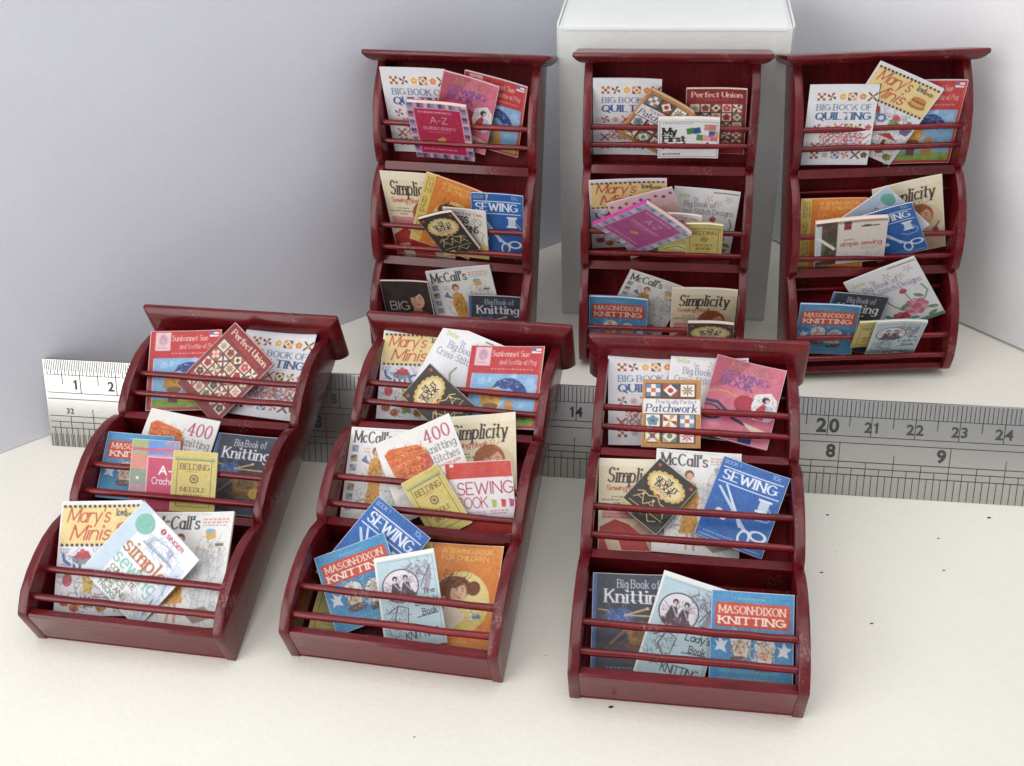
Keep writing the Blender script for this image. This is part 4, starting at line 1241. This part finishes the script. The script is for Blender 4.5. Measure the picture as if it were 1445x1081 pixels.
# ------------------------------------------------------------------ the racks
W2, CAPW2, H, DC = 4.5403 / 2, 5.1079 / 2, 8.4923, 1.41
PT = .22                       # side panel thickness
PROFILE = [(0, 0), (-.60, 0.0), (-1.00, .0), (-1.07, .03), (-1.14, .12), (-1.33, .42), (-1.44, .85), (-1.475, 1.25), (-1.455, 1.65), (-1.36, 2.05), (-1.20, 2.40), (-1.02, 2.66), (-.97, 2.74),
           (-1.13, 2.80), (-1.22, 2.92), (-1.35, 3.30), (-1.425, 3.75), (-1.425, 4.15), (-1.36, 4.55), (-1.20, 4.98), (-.98, 5.32), (-.80, 5.46),
           (-.92, 5.52), (-1.02, 5.66), (-1.17, 6.05), (-1.255, 6.50), (-1.27, 6.95), (-1.20, 7.35), (-1.05, 7.78), (-.88, 8.10), (-.84, H - .28), (0, H - .28)]


def smooth_profile(p):
    out = []
    for i in range(len(p)):
        a, b = p[i], p[(i + 1) % len(p)]
        out.append(a)
    return out


panel_l = slab('side_panel', smooth_profile(PROFILE), -W2, -W2 + PT, 'x', bev=.022, seg=2)
panel_r = slab('side_panel', smooth_profile(PROFILE), W2 - PT, W2, 'x', bev=.022, seg=2)
XI = W2 - PT + .004
back_me = slab('back_panel', box_pts(-XI, -.13, XI, -.012), .02, H - .27, 'z', bev=.01, seg=1)


def shelf(z0, z1, d):
    return slab('shelf', [(-.125, z0), (-d - .018, z0), (-d + .018, z1), (-.125, z1)], -XI, XI, 'x', bev=.03, seg=3)


shelf_me = [slab('bottom_board', [(-.125, .012), (-.80, .004), (-1.00, .006), (-1.05, .06), (-1.03, .20), (-.125, .20)], -XI, XI, 'x', bev=.02, seg=2),
            shelf(2.68, 2.90, .93), shelf(5.32, 5.54, .88)]
DOW = [(-.99, 6.57), (-.90, 6.07), (-1.14, 3.80), (-1.00, 3.17), (-1.17, 1.05), (-1.10, .46)]
REAR = [(-.36, 7.57), (-.36, 4.88), (-.36, 2.22)]


def dowel_mesh(y, z, r=.078, seed=0):
    rg = random.Random(seed)
    rings = []
    for k in range(9):
        x = -XI + 2 * XI * k / 8
        rr = r * rg.uniform(.95, 1.06)
        oy, oz = rg.uniform(-.008, .008), rg.uniform(-.008, .008)
        rings.append([(x, y + oy + rr * math.cos(a * math.pi / 6), z + oz + rr * math.sin(a * math.pi / 6)) for a in range(12)])
    return loft('dowel', rings, True, 60)


dow_me = [dowel_mesh(y, z, seed=i) for i, (y, z) in enumerate(DOW)]
rear_me = [dowel_mesh(y, z, .07, seed=40 + i) for i, (y, z) in enumerate(REAR)]
cap_rings = []
for dz, ins in ((0, .045), (-.012, .012), (-.04, 0), (-.10, 0), (-.125, .012), (-.15, .04), (-.20, .085), (-.25, .16), (-.275, .23), (-.285, .27)):
    x, y = CAPW2 - ins, -DC + ins
    r = .05
    loop = [(-x + r, y), (x - r, y), (x - .3 * r, y + .3 * r), (x, y + r), (x, -.0), (-x, -.0), (-x, y + r), (-x + .3 * r, y + .3 * r)]
    cap_rings.append([(a, b, H + dz) for a, b in loop])
cap_me = loft('cap', cap_rings, True, 40)

RACKS = {
    # key: (x, y, yaw, lean, label, has rear dowels by tier)
    'BL': (-1.5098, 28.2814, -.2453, .3251, 'dark red three-pocket rack standing against the carton\'s left edge, before the grey wall', ()),
    'BM': (4.3497, 27.8701, -.1587, .2334, 'dark red three-pocket rack leaning flat against the front of the white carton', ()),
    'BR': (9.8042, 26.8997, -.0222, .2917, 'dark red three-pocket rack standing beside the right-hand white wall, right of the carton', (1, 2)),
    'FL': (-8.2235, 17.0291, -.2033, 1.2639, 'dark red rack lying back on the ruler, nearest the ruler\'s bright left end', ()),
    'FM': (-2.6627, 16.1638, -.2209, 1.2606, 'dark red rack lying back on the ruler between two other reclining racks', ()),
    'FR': (3.0995, 14.8406, -.1670, 1.2721, 'dark red rack lying back on the ruler beside its numbers 20 to 24', (0, 1, 2)),
}
rack_obj, rack_mx = {}, {}
for key, (x, y, yaw, lean, label, rears) in RACKS.items():
    r = tag(link('magazine_rack', None), label, 'magazine rack', 'miniature wooden magazine racks')
    r.location = (x, y, 0.0); r.rotation_euler = (-lean, 0, yaw)
    rack_obj[key] = r
    rack_mx[key] = Matrix.Translation((x, y, 0)) @ Euler((-lean, 0, yaw)).to_matrix().to_4x4()
    for me_, mat in ((panel_l, 'wood_v'), (panel_r, 'wood_v'), (back_me, 'wood_b'), (shelf_me[0], 'wood_h'), (shelf_me[1], 'wood_h'), (shelf_me[2], 'wood_h'), (cap_me, 'wood_h')):
        link(me_.name.split('.')[0], me_, r, M[mat])
    jig = random.Random(key)
    for me_, (dy, dz) in zip(dow_me, DOW):
        piv = Vector((0, dy, dz))
        mx_ = Matrix.Translation(piv + Vector((0, jig.uniform(-.012, .012), jig.uniform(-.02, .02)))) @ Euler((jig.uniform(0, 6.28), jig.uniform(-.006, .006), jig.uniform(-.004, .004))).to_matrix().to_4x4() @ Matrix.Translation(-piv)
        link('dowel', me_, r, M['dowel'], mx_)
    for k in rears:
        link('dowel', rear_me[k], r, M['dowel'])

# ------------------------------------------------------------------ the magazines


def sheet_z(x, y, asp):
    """the curl of a sheet of unit width: a shallow trough and two lifting corners"""
    a = np.clip((x + .5) + (y / asp + .5) - 1.45, 0, 1)
    b = np.clip((.5 - x) + (y / asp + .5) - 1.60, 0, 1)
    return .012 * (2 * x) ** 2 - .008 * (2 * y / asp) ** 2 + .07 * a * a - .04 * b * b


cover_data = {}


def cover_meshes(kind):
    if kind in cover_data:
        return cover_data[kind]
    fn, asp, ground, pages, thick, desc = COVERS[kind]
    cv = Cover(asp, ground, sum(map(ord, kind)))
    fn(cv)
    img = cv.done(edge_w=.009 if pages != 'pages_tan' else .005)
    h_, w_ = img.shape[:2]
    # grid in unit width, y up, centre at the origin
    xs = (np.arange(w_) / (w_ - 1) - .5)
    ys = (.5 - np.arange(h_) / (h_ - 1)) * asp
    X, Y = np.meshgrid(xs, ys)
    Z = sheet_z(X, Y, asp)
    V = np.stack([X, Y, Z], -1).reshape(-1, 3)
    i = np.arange((h_ - 1) * w_).reshape(h_ - 1, w_)[:, :-1].reshape(-1)
    Fq = np.stack([i, i + w_, i + w_ + 1, i + 1], -1)
    me = bpy.data.meshes.new('front_cover')
    me.vertices.add(len(V)); me.vertices.foreach_set('co', V.astype(np.float32).ravel())
    me.loops.add(len(Fq) * 4); me.loops.foreach_set('vertex_index', Fq.astype(np.int32).ravel())
    me.polygons.add(len(Fq)); me.polygons.foreach_set('loop_start', (np.arange(len(Fq)) * 4).astype(np.int32))
    me.polygons.foreach_set('use_smooth', np.ones(len(Fq), bool))
    me.update(calc_edges=True)
    lin = img / 255.0
    lin = np.where(lin <= .04045, lin / 12.92, ((lin + .055) / 1.055) ** 2.4) * .86
    at = me.color_attributes.new('print', 'FLOAT_COLOR', 'POINT')
    rgba = np.ones((len(V), 4), np.float32); rgba[:, :3] = lin.reshape(-1, 3)
    at.data.foreach_set('color', rgba.ravel())
    me.materials.append(M['print'])
    edge = img[:, :4].reshape(-1, 3).mean(0) / 255.0
    edge = tuple(s2l(c * 255) * .8 for c in edge)

    def block(name, z0, z1, ins, x0=None, x1=None, nx=9, ny=9):
        x0 = -.5 + ins if x0 is None else x0; x1 = .5 - ins if x1 is None else x1
        ya, yb = -asp / 2 + ins, asp / 2 - ins
        V, Fc = [], []
        for side, zz in ((0, z0), (1, z1)):
            for j in range(ny):
                for i_ in range(nx):
                    x = x0 + (x1 - x0) * i_ / (nx - 1); y = ya + (yb - ya) * j / (ny - 1)
                    V.append((x, y, sheet_z(x, y, asp) + zz))
        n = nx * ny
        for j in range(ny - 1):
            for i_ in range(nx - 1):
                a = j * nx + i_
                Fc.append((a, a + nx, a + nx + 1, a + 1)); Fc.append((n + a, n + a + 1, n + a + nx + 1, n + a + nx))
        rim = [i_ for i_ in range(nx)] + [(j + 1) * nx - 1 for j in range(1, ny)] + [ny * nx - 1 - i_ for i_ in range(1, nx)] + [(ny - 1 - j) * nx for j in range(1, ny - 1)]
        for k in range(len(rim)):
            a, b = rim[k], rim[(k + 1) % len(rim)]
            Fc.append((a, b, n + b, n + a))
        return mesh_from(name, V, Fc, 40)
    t_ = thick / 1.6
    pm = block('pages', -t_ + .012, -.004, .004)
    pm.materials.append(M[pages])
    bk = block('back_cover', -t_, -t_ + .010, .0)
    sp = block('spine', -t_ + .002, -.001, -.001, x0=-.5025, x1=-.4965, nx=2)
    if 'cover_' + ground not in M:
        M['cover_' + ground] = plain('cover_stock', tuple(c * .85 for c in hexc(ground)), .5)
    bk.materials.append(M['cover_' + ground])
    sp.materials.append(M['cover_' + ground])
    cover_data[kind] = (me, pm, bk, sp)
    return cover_data[kind]


vary = random.Random(11)
WHERE = {1: 'top', 2: 'middle', 3: 'bottom'}
PLACE = {'BL': 'back left rack', 'BM': 'back middle rack', 'BR': 'back right rack', 'FL': 'front left rack', 'FM': 'front middle rack', 'FR': 'front right rack'}
BOOKS = {'azbook', 'azpink', 'sewit', 'facebook', 'patchwork', 'union', 'myfirst', 'smallsewing', 'crochet'}
BOOKLETS = {'patterns', 'belding', 'ladys', 'children', 'redsewing'}
# pocket, kind, centre in the rack's own axes, turn in its plane, forward lean, twist, width, height
MAGS = [
    ('BL', 1, 'quilting', -1.035, -0.956, 6.916, 0.009, 0.449, -0.080, 1.875, 2.510),
    ('BL', 1, 'sunbonnet', 0.974, -0.862, 6.908, -0.228, 0.428, -0.094, 1.747, 2.156),
    ('BL', 1, 'pinksewing', 0.277, -1.081, 6.912, -0.256, 0.446, 0.031, 1.532, 2.125),
    ('BL', 1, 'azbook', -0.364, -1.138, 6.401, -0.039, 0.672, -0.044, 1.673, 1.927),
    ('BL', 2, 'simplicity', -1.014, -1.019, 4.103, 0.010, 0.420, -0.173, 1.834, 2.626),
    ('BL', 2, 'seesew', -0.079, -1.252, 4.148, -0.327, 0.413, -0.000, 1.764, 2.237),
    ('BL', 2, 'sewing', 1.297, -1.151, 3.959, -0.011, 0.446, 0.114, 1.418, 2.039),
    ('BL', 2, 'patterns', 0.449, -1.270, 3.713, -0.042, 0.525, -0.000, 1.207, 1.653),
    ('BL', 2, 'sewit', 0.032, -1.523, 3.697, 0.387, 0.685, -0.000, 1.099, 1.567),
    ('BL', 3, 'mccalls', 0.363, -0.671, 1.548, 0.190, 0.283, 0.034, 1.895, 2.428),
    ('BL', 3, 'facebook', -1.246, -0.956, 1.398, 0.073, 0.407, -0.014, 1.439, 1.907),
    ('BL', 3, 'knitting', 1.254, -0.628, 1.092, 0.018, 0.288, 0.125, 1.596, 1.826),
    ('BM', 1, 'quilting', -1.138, -0.731, 6.779, 0.002, 0.380, 0.013, 1.785, 2.245),
    ('BM', 1, 'union', 1.197, -0.742, 6.697, 0.015, 0.417, -0.042, 1.556, 1.954),
    ('BM', 1, 'patchwork', -0.369, -0.978, 6.677, -0.553, 0.516, -0.000, 1.320, 1.664),
    ('BM', 1, 'myfirst', 0.506, -0.995, 6.280, 0.018, 0.501, -0.000, 1.590, 1.253),
    ('BM', 2, 'marys', -1.005, -1.016, 4.241, 0.059, 0.579, 0.078, 2.040, 2.571),
    ('BM', 2, 'crossstitch', 1.007, -0.634, 3.986, -0.071, 0.313, 0.020, 1.752, 2.034),
    ('BM', 2, 'children', -0.384, -1.111, 4.024, 0.350, 0.482, 0.015, 1.824, 2.036),
    ('BM', 2, 'patterns', 0.396, -1.270, 3.771, -0.037, 0.514, 0.000, 1.065, 1.438),
    ('BM', 2, 'belding', 1.048, -1.335, 3.627, 0.021, 0.640, 0.000, 0.966, 1.361),
    ('BM', 2, 'azpink', -0.609, -1.761, 4.000, -0.901, 0.810, -0.115, 1.774, 1.958),
    ('BM', 3, 'mccalls', -0.448, -0.825, 1.667, -0.368, 0.465, -0.027, 1.673, 2.044),
    ('BM', 3, 'mason', -1.206, -0.800, 1.069, -0.008, 0.373, -0.015, 1.630, 1.822),
    ('BM', 3, 'simplicity', 1.145, -0.926, 1.272, 0.009, 0.413, 0.028, 1.766, 2.292),
    ('BM', 3, 'sewit', 1.371, -1.206, 0.851, 0.039, 0.759, 0.006, 1.243, 1.698),
    ('BR', 1, 'sunbonnet', 1.176, -0.898, 6.659, -0.012, 0.359, 0.007, 1.725, 2.313),
    ('BR', 1, 'marys', 0.078, -1.110, 6.915, -0.435, 0.403, -0.003, 1.891, 2.368),
    ('BR', 1, 'quilting', -1.069, -1.022, 6.675, -0.025, 0.364, -0.090, 1.715, 2.237),
    ('BR', 2, 'seesew', -1.078, -0.848, 3.846, 0.011, 0.248, -0.120, 1.694, 1.998),
    ('BR', 2, 'simplicity', 0.911, -1.009, 4.196, 0.245, 0.403, -0.010, 1.756, 2.298),
    ('BR', 2, 'singer', 0.180, -1.258, 4.174, -0.788, 0.500, -0.150, 1.748, 1.480),
    ('BR', 2, 'sewing', 0.391, -1.444, 3.907, 0.410, 0.653, -0.087, 1.326, 1.936),
    ('BR', 2, 'smallsewing', -0.722, -1.363, 3.680, 0.121, 0.650, -0.047, 1.809, 1.669),
    ('BR', 3, 'crossstitch', 0.620, -1.125, 2.073, 0.507, 0.493, -0.136, 1.919, 2.273),
    ('BR', 3, 'knitting', -0.486, -0.956, 1.373, -0.150, 0.381, 0.036, 1.552, 1.905),
    ('BR', 3, 'mason', -1.178, -1.079, 1.239, -0.050, 0.429, -0.122, 1.580, 1.718),
    ('BR', 3, 'belding', -0.032, -1.488, 1.166, 0.037, 0.791, -0.000, 0.941, 1.325),
    ('BR', 3, 'ladys', 0.583, -1.455, 1.012, 0.042, 0.788, -0.025, 1.307, 1.896),
    ('FL', 1, 'sunbonnet', -1.052, -0.901, 6.854, 0.164, 0.431, 0.119, 1.772, 2.010),
    ('FL', 1, 'quilting', 1.025, -0.657, 7.135, -0.033, 0.269, 0.039, 1.812, 2.304),
    ('FL', 1, 'union', 0.098, -1.044, 6.736, -0.709, 0.536, -0.022, 1.474, 2.050),
    ('FL', 2, 'stitches400', -0.584, -0.688, 4.534, -0.116, 0.323, 0.003, 1.805, 1.967),
    ('FL', 2, 'knitting', 1.135, -0.545, 4.234, -0.040, 0.276, -0.033, 1.561, 1.907),
    ('FL', 2, 'mason', -1.242, -0.853, 4.001, 0.072, 0.368, 0.129, 1.564, 1.543),
    ('FL', 2, 'crochet', -0.510, -1.191, 3.604, 0.016, 0.628, -0.000, 1.152, 1.577),
    ('FL', 2, 'belding', 0.465, -1.172, 3.514, 0.054, 0.626, 0.066, 1.027, 1.386),
    ('FL', 3, 'marys', -0.987, -1.144, 1.457, 0.099, 0.484, 0.001, 1.873, 2.431),
    ('FL', 3, 'mccalls', 0.920, -1.046, 1.466, 0.069, 0.277, -0.039, 1.925, 2.473),
    ('FL', 3, 'singer', 0.069, -1.277, 1.332, -0.654, 0.501, -0.000, 1.821, 1.935),
    ('FM', 1, 'marys', -1.138, -0.592, 7.229, 0.121, 0.322, 0.106, 1.766, 2.278),
    ('FM', 1, 'crossstitch', -0.008, -0.860, 7.124, -0.330, 0.308, 0.017, 1.870, 2.202),
    ('FM', 1, 'sunbonnet', 1.104, -0.947, 6.815, 0.009, 0.253, -0.061, 1.791, 2.106),
    ('FM', 1, 'sewit', -0.313, -0.984, 6.219, 0.911, 0.599, -0.000, 1.008, 1.479),
    ('FM', 2, 'mccalls', -1.189, -0.833, 4.059, -0.012, 0.444, -0.075, 1.660, 2.230),
    ('FM', 2, 'simplicity', 0.926, -0.773, 4.805, 0.152, 0.318, -0.013, 1.685, 2.168),
    ('FM', 2, 'stitches400', -0.134, -1.120, 4.242, 0.489, 0.400, 0.003, 1.806, 1.921),
    ('FM', 2, 'redsewing', 1.259, -1.155, 3.561, 0.234, 0.815, 0.133, 1.443, 1.641),
    ('FM', 2, 'belding', 0.297, -1.108, 3.372, 0.494, 0.883, -0.126, 0.997, 1.465),
    ('FM', 3, 'seesew', 0.986, -0.565, 1.545, 0.013, 0.176, -0.050, 1.865, 2.228),
    ('FM', 3, 'belding', -1.528, -0.279, 1.025, 0.023, 0.029, -0.003, 0.908, 1.170),
    ('FM', 3, 'sewing', -0.825, -0.899, 2.067, -0.535, 0.350, 0.030, 1.508, 2.065),
    ('FM', 3, 'mason', -0.928, -0.862, 1.402, 0.509, 0.274, 0.072, 1.562, 1.735),
    ('FM', 3, 'ladys', 0.221, -0.961, 1.110, 0.234, 0.528, -0.064, 1.316, 1.910),
    ('FR', 1, 'quilting', -1.120, -0.585, 7.194, 0.078, 0.263, 0.035, 1.764, 2.283),
    ('FR', 1, 'crossstitch', 0.237, -0.723, 7.282, -0.062, 0.273, -0.002, 1.777, 2.095),
    ('FR', 1, 'pinksewing', 1.041, -0.889, 7.039, -0.203, 0.169, 0.062, 1.608, 2.093),
    ('FR', 1, 'patchwork', -0.531, -1.093, 6.419, 0.029, 0.507, -0.000, 1.305, 1.544),
    ('FR', 2, 'simplicity', -1.190, -0.603, 4.263, 0.071, 0.268, 0.063, 1.621, 2.082),
    ('FR', 2, 'mccalls', 0.106, -0.702, 4.350, 0.009, 0.264, 0.046, 1.834, 2.332),
    ('FR', 2, 'sewing', 1.051, -0.886, 4.199, -0.309, 0.218, 0.020, 1.468, 1.907),
    ('FR', 2, 'sewit', -0.728, -0.916, 4.304, -0.646, 0.243, 0.029, 1.063, 1.385),
    ('FR', 3, 'knitting', -1.080, -0.552, 1.482, 0.056, 0.258, 0.046, 1.691, 1.968),
    ('FR', 3, 'ladys', -0.123, -0.664, 1.314, -0.244, 0.336, 0.016, 1.349, 2.101),
    ('FR', 3, 'mason', 1.223, -0.897, 1.162, -0.014, 0.372, -0.028, 1.587, 1.754),
]
for key, tier, kind, x, y, z, turn, lean, twist, w, h in MAGS:
    fc, pm, bk, sp = cover_meshes(kind)
    asp = COVERS[kind][1]
    Rl = Matrix.Rotation(twist, 4, 'Z') @ Matrix.Rotation(lean, 4, 'X')
    base = Matrix(((1, 0, 0, 0), (0, 0, -1, 0), (0, 1, 0, 0), (0, 0, 0, 1)))     # sheet x,y,z -> rack x, z, -y
    spin = Matrix.Rotation(turn, 4, 'Z')
    local = Matrix.Translation((x, y, z)) @ Rl @ base @ spin
    name = 'book' if kind in BOOKS else 'booklet' if kind in BOOKLETS else 'magazine'
    m = link(name, None)
    m.matrix_basis = rack_mx[key] @ local
    tag(m, '%s in %s pocket of %s' % (COVERS[kind][5], WHERE[tier], PLACE[key]), name, 'miniature craft magazines and books in the racks')
    zs = 1.6 if kind in BOOKS else vary.uniform(1.1, 2.2)
    S = Matrix.Diagonal((w, h / asp, zs, 1))
    for me_ in (fc, pm, bk, sp):
        o = link(me_.name.split('.')[0], me_, m)
        o.matrix_basis = S
